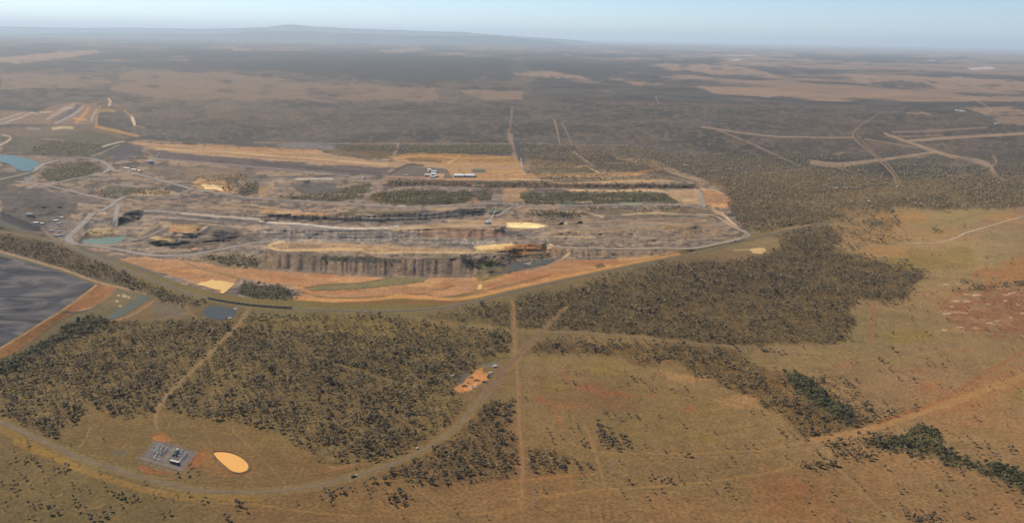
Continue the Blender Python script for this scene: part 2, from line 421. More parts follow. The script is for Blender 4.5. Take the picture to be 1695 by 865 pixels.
W_REHAB = [[(625,316),(780,316),(786,326),(770,336),(700,340),(635,336),(604,330)], [(862,318),(1000,318),(1098,320),(1136,334),(1000,337),(870,338)],
           [(450,326),(540,322),(590,306),(612,300),(600,326),(560,332),(450,331)], [(66,288),(90,276),(150,268),(172,278),(150,288),(90,300)], [(90,232),(170,238),(140,258),(40,256),(60,244)]]
W_MIDR = [[(1215,340),(1300,335),(1345,350),(1300,360),(1230,362)], [(1260,320),(1380,300),(1480,306),(1400,318),(1300,332)], [(1420,335),(1560,320),(1600,345),(1470,348)],
          [(1190,300),(1290,300),(1330,322),(1240,335),(1205,318)], [(1423,370),(1465,366),(1490,370),(1440,377)], [(1560,300),(1695,296),(1695,345),(1640,345),(1600,330)], [(1285,372),(1330,352),(1375,350),(1370,374),(1300,396)],
          [(1205,335),(1290,345),(1310,360),(1260,372),(1222,372)]]
CLEAR = [  # tracks and breaks kept free of trees: (line, width px)
 ([(412,512),(392,540),(365,566),(330,601),(300,631),(275,656),(260,680)], 10), ([(848,498),(851,545),(855,600)], 10), ([(936,508),(915,528),(895,549),(870,576),(840,611)], 9),
 ([(690,528),(760,538),(840,546),(903,549),(967,549),(1040,556),(1102,562),(1190,571),(1260,573)], 6), ([(345,592),(360,640),(390,672)], 5), ([(520,590),(640,628),(700,640)], 5)]

def paint_land(p):
    px, py = p.px, p.py
    n = len(px)
    d = rays(px, py)
    dist = CAM_H / np.maximum(-d[:, 2], 4e-3) * np.linalg.norm(d, axis=1)
    X = d[:, 0] / np.maximum(-d[:, 2], 4e-3) * CAM_H; Y = d[:, 1] / np.maximum(-d[:, 2], 4e-3) * CAM_H
    T = np.exp(-HAZE_SIGMA * dist)[:, None]
    HL_ = HAZE_L * ((1.08 - .17 * px / PW) * (1 - .34 * (1500 / dist) ** .85))[:, None]
    def alb(c, i=slice(None)):
        """base colour of a surface that photographs as c at this distance (undo light level and air)"""
        l = s2l(c) if not isinstance(c, np.ndarray) else c
        t = T[i]
        return np.clip((l - HL_[i] * (1 - t)) / t / KLIGHT, 0.02, 0.9)
    # open ground
    num = 0; den = 0
    for a in ANCH:
        w = 1.0 / (((px - a[0]) / 1.6) ** 2 + (py - a[1]) ** 2 + 900) ** 1.5
        num = num + w[:, None] * s2l(np.array(a[2:]) + np.array([-3, 2, 5])); den = den + w
    c = alb(num / den[:, None])
    v1 = fbm(X / 420, Y / 420, 3, 4); v2 = fbm(X / 130, Y / 130, 8, 4); v3 = fbm(X / 900, Y / 900, 12, 3)
    c = c * (1 + (v2 - 0.5)[:, None] * 0.30)
    c = c * (1 + smooth(0.54, 0.72, v1)[:, None] * np.array([0.06, -0.05, -0.06])) * (1 + smooth(0.5, 0.3, v1)[:, None] * np.array([-0.06, -0.01, -0.07]))
    # distant plain: bush with paddocks
    probs = smooth(250, 200, py) * 0 + 0.34
    f_ = fbm(X / 1100 + 0.3 * v1, Y / 1500, 17, 5); g_ = fbm(X / 5200, Y / 5200, 19, 3)
    right = smooth(800, 1500, px)
    thr = 0.61 - 0.15 * right - 0.06 * smooth(115, 80, py) + 0.13 * smooth(1000, 500, px) * smooth(90, 110, py)
    thr = np.where(py > 168 + 0 * px, 0.80, thr)
    past = 0.85 * smooth(thr - 0.05, thr + 0.07, 0.6 * f_ + 0.4 * g_)
    far = FAR_WOOD * (0.62 + 0.45 * v2[:, None] + 0.55 * smooth(.3, .7, v1)[:, None]) * (1 + np.array([.12, 0, -.12]) * (v3 - .5)[:, None] * 2) * (1 - past[:, None]) + (FAR_PAST * (0.75 + 0.5 * v1[:, None])) * past[:, None]
    kf = smooth(318, 285, py + (v1 - .5) * 26 + np.where(px > 1150, 0, 0))[:, None]
    sp = 0.30 * np.ones(n)
    c = c * (1 - kf) + far * kf
    sp = np.maximum(sp, kf[:, 0] * (1 - past) * 1.0)
    def A(*a): return np.array(a, float) * 0.70
    def poly(pts, col, a=1.0, soft=2.0, jit=2.0, s=None, brk=None):
        i, m = p.poly(pts, soft * (.6 if np.mean([q[1] for q in pts]) < 500 else 1), jit)
        if not len(i): return
        m = m * a
        if brk is not None:
            m = m * smooth(brk[0] - np.where(py[i] < 215, .14, .08), brk[0] + np.where(py[i] < 215, .14, .08), fbm(px[i] / brk[1], py[i] / brk[1] * np.where(py[i] < 215, 5.0, 2.2), brk[2], 4))
        k = col[None, :] if isinstance(col, np.ndarray) else alb(col, i)
        k = k * (0.86 + 0.28 * v2[i])[:, None]
        c[i] = c[i] * (1 - m[:, None]) + k * m[:, None]
        if s is not None: sp[i] = sp[i] * (1 - m) + s * m
    def line(pts, w, col, a=1.0, soft=1.2, jit=0.6, sm=True):
        q = np.column_stack([np.asarray(pts, float), np.broadcast_to(np.asarray(w, float), (len(pts),))])
        if sm: q = spline(q, 5)
        i, m = p.line(q[:, :2], np.maximum(q[:, 2] * 1.15, 1.9), soft, jit)
        if not len(i): return
        m = m * min(1, a * 1.15) * (0.82 + 0.4 * np.clip(fbm(px[i] / 14, py[i] / 9, 77, 2) - 0.3, 0, 0.5))
        k = col[None, :] if isinstance(col, np.ndarray) else alb(col, i)
        c[i] = c[i] * (1 - m[:, None]) + k * m[:, None]
        sp[i] *= 1 - m * 0.8
    # named far paddocks
    for pts, a in (([(0,96),(60,90),(100,84),(165,84),(168,90),(110,95),(50,104),(0,106)], .95), ([(375,81),(420,79),(470,81),(530,83),(480,86),(390,85)], .9), ([(622,81),(690,80),(712,83),(660,86),(630,85)], .9),
                   ([(0,120),(100,122),(160,128),(190,136),(110,148),(40,146),(0,150)], .55), ([(850,121),(900,120),(955,125),(975,130),(900,129),(855,127)], .9), ([(1010,132),(1060,133),(1110,139),(1040,139)], .8),
                   ([(1060,104),(1150,104),(1230,112),(1300,126),(1200,124),(1120,116)], .9), ([(1150,140),(1250,146),(1330,152),(1390,156),(1270,160),(1180,152)], .95), ([(1390,154),(1480,152),(1530,158),(1420,161)], .9),
                   ([(1400,124),(1490,126),(1600,130),(1695,136),(1695,152),(1600,148),(1480,142),(1410,134)], .85), ([(1520,157),(1620,158),(1695,160),(1695,168),(1600,164)], .8), ([(1590,178),(1650,176),(1695,178),(1695,192),(1630,190)], .9),
                   ([(1495,187),(1530,185),(1545,188),(1500,189)], .9), ([(1640,196),(1695,190),(1695,208),(1650,206)], .7), ([(960,128),(1000,134),(990,138),(940,134)],.4), ([(750,150),(862,150),(866,164),(800,166)], .65)):
        poly(pts, FAR_PAST * 1.05, a, 2.0, 4.0, 0.3, (0.31, 26, 50))
    poly([(205,118),(330,116),(430,126),(560,140),(720,146),(720,166),(560,164),(430,166),(260,164),(180,150)], FAR_BROWN, 0.9, 5, 6, 0.3, (0.34, 40, 51))
    poly([(-200,160),(1250,168),(1700,190),(1700,250),(900,262),(640,238),(240,232),(100,160)], FAR_BROWN, .4, 8, 6, None, (.56, 8, 54)); poly([(-200,110),(900,120),(860,168),(-200,180)], FAR_BROWN, .45, 8, 6, None, (.50, 18, 55))
    poly([(180,172),(330,168),(420,176),(300,196),(210,190)], FAR_BROWN, 0.35, 6, 6, 0.5, (0.45, 40, 52))
    poly([(300,165),(560,180),(520,200),(330,200)], FAR_BROWN, 0.3, 6, 6, 0.5, (0.45, 30, 53))
    for pts in ([(280,82),(700,88),(830,100),(850,128),(700,140),(480,120),(330,108)], [(860,100),(1000,108),(1060,118),(1000,128),(870,116)], [(1010,100),(1080,98),(1180,98),(1190,103),(1060,106)], [(1290,110),(1390,114),(1340,121)], [(1440,138),(1530,136),(1550,144),(1470,146)], [(1300,90),(1500,92),(1640,98),(1500,102),(1330,98)]):
        poly(pts, FAR_WOOD * 0.8, 0.8, 4, 6, 0.5)
    for pts in ([(1205,100),(1220,98),(1232,99),(1220,101)], [(1530,101),(1545,99),(1552,101)], [(1600,113),(1640,110),(1650,114),(1610,116)], [(1180,92),(1240,91),(1255,93)], [(1580,184),(1592,182),(1598,185)]):
        poly(pts, A(.55, .48, .42), 0.8, 1.5, 1)
    # tracks through the bush
    TAN = A(.34, .225, .135)
    for pts, w, a in (([(848,180),(845,205),(841,226)], 1.8, .7), ([(917,198),(922,215),(926,236)], 2.2, .75), ([(930,203),(938,218),(946,236)], 1.4, .6), ([(845,225),(849,250),(858,276)], 7, .6), ([(660,238),(652,256),(640,270)], 4, .7),
                      ([(950,252),(970,266),(996,287)], 4, .8), ([(1020,262),(1080,270),(1110,282),(1180,304),(1230,312)], [3,9,8,6,3], .85), ([(1180,212),(1240,236),(1330,278),(1345,288)], 1.8, .6),
                      ([(1160,210),(1260,224),(1340,227),(1411,228)], 2.0, .75), ([(1345,269),(1388,273),(1440,267),(1491,260),(1550,251)], [8,8,5,4,4], .75), ([(1260,287),(1330,280),(1346,276)], 1.6, .6), ([(1388,278),(1420,288),(1446,297)], 1.8, .6),
                      ([(1465,221),(1504,235),(1550,251),(1581,260),(1630,271),(1645,289),(1660,299)], [3,4,5,6,8,9,7], .8), ([(1504,233),(1550,230),(1594,227),(1695,221)], [3,5,4,4], .8), ([(1478,219),(1550,216),(1632,211)], 2, .6), ([(1470,226),(1560,224)], 2, .5),
                      ([(1432,230),(1470,236),(1517,245)], 1.6, .6), ([(1644,258),(1648,268),(1640,277)], 3, .7), ([(1610,163),(1630,174),(1642,184)], 1.8, .7), ([(500,164),(560,170)], 1.4, .4), ([(1085,160),(1090,172)], 1.5, .5),
                      ([(1000,270),(1060,272),(1130,290)], 2, .5), ([(860,236),(960,240),(1040,240)], 1.6, .35), ([(420,236),(620,238),(840,238)], 2.2, .45)):
        line(pts, np.array(w) * .95, TAN * 1.1, a)
    for b in [(1540,274,1640,268,6), (1500,262,1540,258,4), (1380,256,1400,252,4), (1560,293,1620,286,5), (1290,290,1330,298,6), (1360,302,1420,296,4)]:
        poly([(b[0],b[1]),((b[0]+b[2])/2,(b[1]+b[3])/2-b[4]),(b[2],b[3]),((b[0]+b[2])/2,(b[1]+b[3])/2+b[4])], A(.30,.20,.13), .7, 3, 4, .3, (.42, 14, 60))
    poly([(1340,330),(1420,312),(1500,318),(1560,335),(1470,352),(1380,362),(1330,345)], (158,124,88), .8, 6, 7, .4, (.42, 22, 61))
    poly([(1500,262),(1600,262),(1620,285),(1500,290)], (100,98,96), .5, 8, 6, .8)
    # woodland floor, darker where the canopy is too far to stand tree by tree
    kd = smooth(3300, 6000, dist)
    def wood(pts, floor=(116,95,62), dark=(98,90,72), a=0.85, soft=11, jit=7, s=0.85):
        i, m = p.poly(pts, soft, jit)
        if not len(i): return
        m = m * a
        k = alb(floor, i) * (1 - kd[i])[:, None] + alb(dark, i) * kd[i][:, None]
        k = k * (0.82 + 0.36 * v2[i])[:, None]
        c[i] = c[i] * (1 - m[:, None]) + k * m[:, None]
        sp[i] = sp[i] * (1 - m) + s * m
    line(ROAD_PTS, 13, (136,112,76), .7, 4); line([(808,645),(850,596),(895,549),(934,511)], 9, (146,108,72), .6, 3)
    wood([(1160,296),(1290,288),(1500,292),(1695,290),(1695,342),(1560,346),(1420,350),(1380,372),(1300,398),(1235,378),(1215,330)], (132,110,82), (112,100,84), .7, 16, 12)
    wood(W_MAIN); wood(W_MAIN_OPEN, (124,102,60), (118,98,62), .7); wood(W_ROAD, (110,86,58)); wood(W_COPSE, (118,92,60)); wood(W_BIG, (106,88,60), (95,85,68))
    poly([(1100,500),(1250,480),(1400,470),(1405,530),(1330,565),(1180,565)], (112,90,60), .5, 14, 10)
    wood(W_STRIP, (114,90,58)); wood(W_CREEK_A, (120,92,58)); wood(W_CREEK_CORE, (82,80,52)); wood(W_CREEK_B_CORE, (84,82,56)); wood(W_CORRIDOR, (104,88,58)); wood(W_DAM, (78,74,54))
    for w in W_MIDR: wood(w, (108,92,72), (98,90,78), .8, 7, 8)
    # paddock soils
    RED = (146,98,74)
    poly([(1560,500),(1590,478),(1640,468),(1700,462),(1700,552),(1650,560),(1580,545)], RED, .7, 10, 9, .6, (.40, 26, 70))
    poly([(1600,455),(1695,420),(1695,470),(1640,470)], (168,112,70), .6, 8, 8, .4, (.42, 30, 71))
    poly([(1440,505),(1446,505),(1449,530),(1446,566),(1441,566),(1446,530)], (166,108,70), .75, 2, 1)
    for pts, col in (([(955,640),(975,632),(985,640),(1050,655),(1000,656)], (178,92,60)), ([(886,660),(898,655),(912,668),(980,672),(915,676)], (172,96,62)), ([(915,680),(922,684),(928,706),(920,700)], (168,92,60)),
                     ([(996,656),(1006,664),(1018,680),(1008,674)], (165,96,64)), ([(1130,675),(1145,670),(1155,680),(1140,684)], (164,98,66)), ([(930,610),(940,630),(938,640),(932,625)], (164,96,64)), ([(1040,655),(1090,650),(1080,658)], (160,98,66)),
                     ([(1520,630),(1560,628),(1550,642),(1525,640)], (172,108,70)), ([(1500,612),(1520,608),(1525,618)], (168,106,70)), ([(1390,600),(1410,596),(1408,606)], (168,108,70)), ([(1585,580),(1620,576),(1600,584)], (172,108,72))):
        poly(pts, col, .4, 6, 4)
    poly([(1260,760),(1270,865),(1420,865),(1330,800)], (150,96,62), .3, 20, 14, None, (.4, 40, 72)); poly([(1240,800),(1330,790),(1320,865),(1230,865)], (152,98,62), .25, 20, 14)
    poly([(1500,680),(1695,600),(1695,640),(1560,690)], (164,112,72), .5, 10, 8); poly([(870,620),(1000,630),(1060,680),(900,690)], (134,94,64), .35, 14, 12)
    GRN = (138,116,58)
    for pts in ([(985,600),(1020,610),(1005,626),(975,620)], [(900,625),(935,632),(925,648),(900,645)], [(1100,640),(1130,650),(1110,656)], [(840,640),(855,645),(850,660),(838,655)], [(1140,720),(1190,715),(1180,735)], [(810,585),(845,582),(840,592)],
                [(1450,555),(1520,540),(1560,560),(1480,570)], [(1460,420),(1600,410),(1620,440),(1480,450)], [(1690,640),(1695,660),(1660,660)], [(880,585),(925,592),(905,605),(880,600)]):
        poly(pts, GRN, .5, 8, 6)
    for pts in ([(1080,612),(1150,618),(1180,630),(1120,630)], [(1190,660),(1240,650),(1260,680),(1200,670)], [(1420,415),(1480,405),(1500,425),(1430,430)], [(1640,350),(1690,352),(1690,372),(1640,365)], [(1440,358),(1520,352),(1540,372),(1470,376)]):
        poly(pts, (176,132,86), .6, 8, 7)
    poly([(1560,350),(1640,346),(1668,354),(1550,380),(1520,372)], (158,136,92), .6, 8, 5)
    for _k in range(26):      # pale eroded scalds on the red flat
        q = np.random.default_rng(500 + _k); x = 1560 + q.random() * 130; y = 468 + q.random() * 78; l = 3 + q.random() * 8; s_ = (q.random() - .4) * 5
        line([(x, y), (x + l * .5, y + s_ * .6), (x + l, y + s_)], 1.3, (214,178,150), .75, 1.0)
    line([(1562,520),(1580,516),(1602,518)], 1.4, (200,160,130), .7)
    # wandering stock pads and wheel tracks
    for pts, w, col, a in (([(981,747),(1060,750),(1140,750),(1263,743),(1345,728),(1412,717)], 3, (160,124,80), .55), ([(1345,728),(1412,717),(1457,704),(1507,687),(1542,676),(1595,659),(1648,639),(1700,621)], 10, (174,130,84), .75), ([(1457,698),(1553,664),(1640,612),(1695,580)], 5, (160,106,68), .7),
                           ([(840,797),(905,790),(985,784)], 2.4, (172,118,70), .6), ([(840,826),(910,820),(981,810),(1037,808),(1140,800),(1270,782),(1360,760)], 3.2, (162,122,74), .6), ([(981,811),(1040,820),(1150,845),(1200,865)], 3, (150,110,70), .5),
                           ([(420,833),(490,844),(561,851),(631,854),(730,853),(850,844)], 2.6, (156,116,70), .6), ([(672,800),(700,820),(732,846),(772,860)], 6, (118,96,66), .55), ([(678,798),(712,826),(742,848)], 1.6, (170,124,80), .6), ([(420,716),(384,712),(430,754),(475,806)], 2, (146,112,66), .0),
                           ([(384,712),(430,754),(476,806)], 2.4, (150,116,70), .6), ([(1026,775),(1045,795),(1065,804)], 2, (155,118,74), .4), ([(1000,765),(1100,756),(1263,752),(1440,722)], 2, (158,122,80), .35), ([(0,709),(35,727),(106,765),(197,797),(247,811),(320,822),(430,824)], 9, (152,116,60), .55),
                           ([(106,765),(197,799),(260,818),(330,830),(420,833)], 2.4, (150,108,68), .55), ([(610,800),(640,788),(690,758),(740,722),(800,668)], 4, (150,116,64), .45), ([(540,772),(600,768),(640,752),(700,716)], 3, (140,108,64), .4),
                           ([(150,706),(140,728),(130,740)], 2, (176,140,98), .6), ([(236,752),(250,730),(264,712),(283,692)], 3, (120,98,66), .6), ([(262,714),(259,690),(262,678)], 3.2, (156,120,74), .65), ([(284,692),(276,712)], 2, (156,120,74), .5),
                           ([(840,560),(780,610)], 1, (120,100,70), .0), ([(1260,573),(1400,572)], 8, (150,120,78), .35), ([(1401,382),(1430,395),(1460,403),(1484,403)], 3.4, (130,104,68), .6), ([(1400,403),(1470,392),(1530,378)], 2, (170,130,92), .55)):
        if a: line(pts, w, col, a)
    poly([(30,720),(70,738),(130,768),(120,775),(60,752),(20,732)], (152,116,52), .7, 5, 3)
    g_ = np.random.default_rng(31)
    for k in range(150):      # cattle pads and wash lines over the paddocks
        x = 860 + g_.random() * 820; y = 590 + g_.random() * 270
        if k % 4 == 0: x, y = 1390 + g_.random() * 300, 350 + g_.random() * 200
        if k % 9 == 0: x, y = g_.random() * 800, 770 + g_.random() * 90
        an = g_.normal(0, .35) + (.5 if k % 3 else -.4); L_ = 20 + g_.random() * 90
        q_ = [(x + L_ * t_ * math.cos(an) + g_.normal(0, 3), y + L_ * t_ * math.sin(an) * .45 + g_.normal(0, 1.6)) for t_ in (0, .33, .66, 1)]
        line(q_, 1.6 + g_.random() * 1.6, [(172,134,92),(120,92,64),(160,106,72),(150,126,76)][k % 4], .34)
    line([(855,600),(857,634),(858,676),(861,719),(865,757),(865,800),(863,840)], 6, (158,116,74), .6, 2); line([(968,706),(981,733),(988,757),(995,782),(1001,806)], 4.5, (162,120,76), .6, 2); line([(1345,729),(1376,757),(1401,789),(1436,824),(1500,880)], 5, (164,128,82), .6, 2)
    # substation and turkey-nest dam surrounds
    poly([(250,722),(270,716),(290,728),(262,732)], (176,112,66), .8, 5, 3); poly([(325,744),(345,750),(332,768),(306,782),(240,785),(235,770),(300,776),(318,765)], (160,96,60), .75, 5, 4, None, (.36, 9, 73))
    poly([(335,740),(380,742),(420,756),(428,774),(410,788),(360,786),(330,775)], (150,104,62), .6, 8, 5, None, (.35, 12, 74))
    poly([(228,750),(240,760),(310,776),(300,784),(262,778),(226,762)], (120,108,88), .75, 4, 2)
    line([(352,747),(377,746),(399,755),(414,768),(412,778),(398,784),(383,781),(365,767),(352,752)], 4, (140,100,58), .7)
    poly([(185,748),(205,745),(210,752),(192,757)], (112,104,88), .7, 3, 2)
    # roadside works compound
    poly([(752,650),(770,628),(800,606),(830,594),(842,600),(838,618),(812,640),(785,660),(760,662)], (128,102,70), .6, 6, 4)
    poly([(757,622),(770,613),(778,616),(764,633),(755,634)], (106,96,86), .9, 2, 1.5); poly([(795,604),(808,598),(828,600),(830,606),(802,608)], (128,116,98), .8, 3, 2)
    poly([(752,642),(768,630),(790,612),(800,608),(800,617),(812,616),(808,624),(796,634),(778,648),(762,650)], (206,138,84), .9, 2, 2); poly([(776,640),(786,632),(792,634),(780,646)], (206,160,120), .8, 3, 2)
    # ---------------- the mine
    poly([(-200,212)] + MINE + [(-200,352)], (130,112,98), .96, 5, 3, .55)
    p2 = fbm(px / 46, py / 11, 91, 3); mi, mm = p.poly([(-200,230)] + MINE[5:] + [(-200,352)], 5, 2)
    q = smooth(.52, .66, p2[mi]) * mm * .55; c[mi] = c[mi] * (1 - q[:, None]) + alb((152,122,88), mi) * q[:, None]
    q = smooth(.46, .32, p2[mi]) * mm * .55; c[mi] = c[mi] * (1 - q[:, None]) + alb((98,90,84), mi) * q[:, None]
    for sx, sy, sd_, hi, lo in ((70, 3.2, 101, (172,138,106), (98,91,90)), (24, 2.6, 105, (162,130,102), (102,93,90)), (9, 3.5, 107, (144,126,112), (98,90,86))):
        t_ = fbm(px[mi] / sx, py[mi] / sy + px[mi] * .012, sd_, 3)
        q = smooth(.50, .60, t_) * mm * .62; c[mi] = c[mi] * (1 - q[:, None]) + alb(hi, mi) * q[:, None]
        q = smooth(.46, .34, t_) * mm * .6; c[mi] = c[mi] * (1 - q[:, None]) + alb(lo, mi) * q[:, None]
    ORA = (177,129,90); TN = (166,133,101); GREY = (124,112,104); PALE = (200,165,120); DK = (86,80,78); GRN2 = (98,92,58)
    # left: washery and older voids
    poly([(0,222),(60,226),(150,216),(230,236),(180,262),(110,262),(0,250)], (104,100,90), .8, 5, 4, .7); poly([(0,212),(60,206),(150,206),(160,214),(60,232),(0,226)], (122,112,106), .6, 5, 4)
    poly([(0,184),(60,186),(90,174),(124,168),(150,172),(162,170),(160,206),(90,206),(0,206)], (146,124,112), .9, 3, 2)
    for pts in ([(88,201),(112,187),(128,174),(136,174),(120,188),(98,202)],): poly(pts, (104,102,108), .9, 1.5, 1)
    for pts, col, w in (([(78,198),(100,186),(122,177)], (170,160,156), 2.6), ([(92,204),(124,188),(138,176)], (168,158,154), 2.6), ([(82,192),(104,180),(124,172)], (178,150,126), 2.2), ([(100,182),(112,178),(120,180)], (180,165,150), 2), ([(126,202),(138,190),(146,178)], (186,140,100), 5), ([(122,196),(134,198),(142,198)], (200,150,100), 3),
                        ([(0,198),(20,193),(40,186)], (178,160,146), 2), ([(10,202),(36,194),(52,187),(62,188)], (186,168,150), 2), ([(66,186),(86,185)], (186,168,150), 2), ([(152,200),(154,190),(160,181)], (198,180,164), 1.8), ([(160,206),(160,190),(166,176)], (168,138,104), 3), ([(160,184),(178,182),(190,184)], (164,136,100), 4),
                        ([(0,203),(14,203)], (160,150,146), 2), ([(158,209),(192,217),(228,225)], (182,140,100), 4), ([(0,240),(12,234),(18,227),(4,223)], (186,160,138), 2.2), ([(88,213),(106,211),(120,212)], (196,172,136), 4), ([(46,212),(66,214)], (150,140,136), 3), ([(70,230),(90,231),(106,232)], (146,124,108), 2)):
        line(pts, w, col, .85)
    line([(180,164),(183,168),(181,174)], 2.6, (220,186,156), .9); line([(206,183),(216,191),(222,195)], 1.4, (190,160,130), .7); line([(218,194),(221,200),(223,207)], [3,5,3], (226,188,156), .95); line([(226,208),(240,212)], 1.2, (180,150,124), .6)
    line([(146,258),(177,245),(206,234),(249,226)], 5, (92,88,86), .8); line([(152,258),(180,248),(196,240)], 2, (168,140,110), .6); line([(170,243),(190,237),(206,234)], 1.2, (196,172,150), .7)
    poly([(178,250),(205,238),(240,246),(230,258),(190,268)], (104,98,104), .8, 4, 3); poly([(0,256),(66,262),(110,258),(90,268),(60,272)], (140,116,104), .6, 3, 2)
    poly([(0,286),(60,284),(40,300),(0,312)], (92,90,82), .8, 4, 3); poly([(70,288),(130,272),(168,276),(172,284),(140,292),(80,302)], (98,94,74), .85, 3, 3, .8); poly([(40,293),(56,294),(52,299),(40,299)], (130,134,140), .8, 2, 1)
    poly([(0,306),(60,312),(110,330),(130,348),(90,372),(76,386),(0,352)], (100,93,90), .75, 6, 4); poly([(0,350),(30,362),(70,376),(80,384),(40,380),(0,362)], (72,70,76), .9, 4, 2); poly([(10,330),(60,322),(110,338),(60,346)], (98,94,92), .6, 6, 4)
    poly([(78,372),(110,358),(128,378),(112,398),(84,388)], (126,112,104), .8, 4, 3); line([(70,378),(92,396),(130,410)], 4, (150,126,102), .6)
    poly([(150,318),(180,306),(250,312),(300,320),(240,324),(190,330)], (104,100,84), .8, 4, 3, .7); poly([(150,315),(176,308),(160,320),(190,328)], (168,136,100), .6, 3, 2); poly([(214,322),(240,313),(290,316),(300,321),(250,324)], (172,138,98), .8, 3, 3)
    poly([(180,322),(198,318),(206,321),(196,325)], (128,140,142), .7, 2, 1); poly([(60,316),(150,326),(180,340),(120,336),(70,326)], (112,102,98), .7, 5, 4)
    poly([(240,272),(330,276),(420,286),(440,300),(300,300),(262,290)], (122,106,94), .7, 5, 4); poly([(300,285),(320,278),(400,286),(410,298),(330,296)], (142,116,92), .7, 5, 4)
    poly([(318,302),(330,294),(372,300),(392,314),(384,320),(330,312)], (176,132,86), .9, 3, 3)
    for pts in ([(336,307),(352,307),(370,310)], [(340,311),(356,311),(368,314)]): line(pts, 2.4, (244,212,150), 1.0, 1.0, .2)
    poly([(392,316),(410,302),(430,302),(424,318),(400,324)], (92,90,84), .85, 3, 3, .8); poly([(424,308),(456,304),(450,322),(428,324)], (166,130,92), .7, 4, 3)
    # long tan bench, pads and the shed platform at the back
    poly([(208,234),(236,236),(330,241),(430,251),(532,250),(540,254),(640,268),(676,272),(860,268),(872,290),(676,276),(638,277),(520,271),(420,263),(300,256),(250,246)], TN, .92, 2.5, 2, .35, None)
    poly([(230,238),(330,243),(430,253),(520,252),(530,247),(440,244),(330,240)], (184,132,88), .6, 3, 2); line([(260,246),(400,254),(530,264),(640,272)], 1.2, (206,164,116), .6); line([(260,242),(420,258),(560,267)], 1.0, (150,106,70), .5)
    poly([(455,240),(490,237),(556,240),(552,246),(470,244)], (132,126,126), .8, 2, 2); poly([(532,250),(560,246),(650,250),(640,262),(560,258)], (120,100,72), .7, 3, 3, .8)
    poly([(240,248),(420,264),(560,276),(648,278),(640,290),(560,288),(420,280),(260,262)], (112,100,98), .85, 3, 2); line([(250,262),(420,276),(520,285),(572,290),(612,298)], 1.6, (150,136,128), .7); line([(420,269),(560,282),(630,287)], 1.0, (94,84,84), .7)
    poly([(640,258),(680,254),(760,255),(850,258),(862,276),(760,276),(660,268)], (172,130,88), .85, 3, 3); line([(652,262),(700,258),(780,262),(840,260)], 1.6, (206,160,108), .7); poly([(672,262),(730,264),(735,268),(680,267)], (112,98,72), .7, 2, 2); line([(742,270),(752,264),(760,257)], 3, (196,152,104), .7)
    poly([(560,240),(650,240),(660,248),(570,248)], (96,92,78), .85, 3, 3, .9); poly([(664,240),(846,240),(846,252),(670,254)], (96,92,80), .85, 3, 3, .9); poly([(446,252),(520,254),(560,258),(470,260)], (150,118,84), .4, 3, 3)
    poly([(640,288),(672,274),(740,280),(752,296),(640,296)], (120,108,100), .9, 2.5, 2); poly([(740,280),(860,280),(868,297),(750,297)], (172,128,84), .9, 2.5, 2); line([(644,289),(662,279),(676,273),(700,274)], 3, (100,92,88), .9); poly([(702,288),(736,288),(734,295),(712,296)], (186,142,94), .8, 2, 2)
    poly([(781,280),(804,280),(803,286),(782,286)], (110,112,104), .95, 1.2, .5); line([(640,292),(700,294),(760,297),(870,297)], 1.4, (190,134,100), .7)
    poly([(866,262),(950,268),(980,284),(870,286)], (150,122,88), .6, 4, 4, .6); poly([(878,280),(990,276),(980,284),(880,287)], (104,96,74), .6, 3, 3, .9); line([(952,277),(968,274),(980,280),(990,285)], 1.6, (214,180,134), .8); line([(862,262),(864,275)], 2.2, (196,186,176), .5)
    poly([(840,289),(900,288),(993,286),(1056,284),(1058,290),(960,292),(870,294),(840,296)], (180,136,88), .9, 2, 1.5); poly([(1056,283),(1090,279),(1094,281),(1058,288)], (180,136,88), .8, 2, 1.5)
    line([(840,292),(960,289),(1050,287)], 1.2, (150,112,76), .7); line([(872,303),(940,305),(1013,301),(1110,299)], [3,5,3,2], (186,142,94), .9); line([(844,297),(900,298),(985,297),(1060,297)], 1.2, (196,152,100), .7)
    poly([(900,296),(1000,294),(1100,294),(1000,299),(910,300)], (118,104,76), .6, 2, 2, .8)
    # back highwall
    poly([(640,299),(720,298),(800,300),(870,302),(1000,305),(1100,306),(1150,304),(1150,312),(1000,312),(870,311),(760,310),(640,309)], (112,92,80), .9, 2, 2, .8)
    line([(674,308),(700,307),(740,309),(776,311),(800,312)], 3, (136,122,112), .8); poly([(790,316),(806,312),(818,318),(814,332),(796,334)], (84,84,80), .7, 4, 3, .8); poly([(836,312),(862,308),(880,316),(866,334),(834,334)], (168,130,92), .8, 4, 3)
    poly([(776,312),(784,316),(785,330),(798,336),(776,336),(770,330)], (190,138,94), .7, 3, 3)
    for w in W_REHAB[:3]: poly(w, GRN2, .85, 3, 3, .8)
    for w in W_REHAB[3:]: poly(w, GRN2, .6, 4, 3, .8)
    poly([(640,319),(690,318),(720,324),(660,328)], (126,110,60), .5, 6, 4); poly([(612,324),(634,324),(622,334),(610,336)], (186,130,88), .6, 3, 3)
    poly([(482,304),(500,302),(556,302),(560,318),(500,320)], (108,100,94), .8, 4, 3); line([(620,330),(600,338),(588,346),(566,354)], [8,6,4,3], (124,108,96), .6)
    line([(612,300),(660,296)], 2, (150,124,96), .6); line([(500,288),(460,298),(430,308)], 2, (150,134,124), .5)
    poly([(944,318),(1000,316),(1094,316),(1120,328),(1136,334),(1100,330),(1060,322)], (118,108,72), .5, 3, 3)
    line([(944,315),(1000,316),(1060,315),(1096,317),(1112,325),(1124,332),(1142,332)], 2.6, (196,156,106), .9); poly([(1098,316),(1150,313),(1160,322),(1162,338),(1130,338)], (172,138,98), .8, 3, 2)
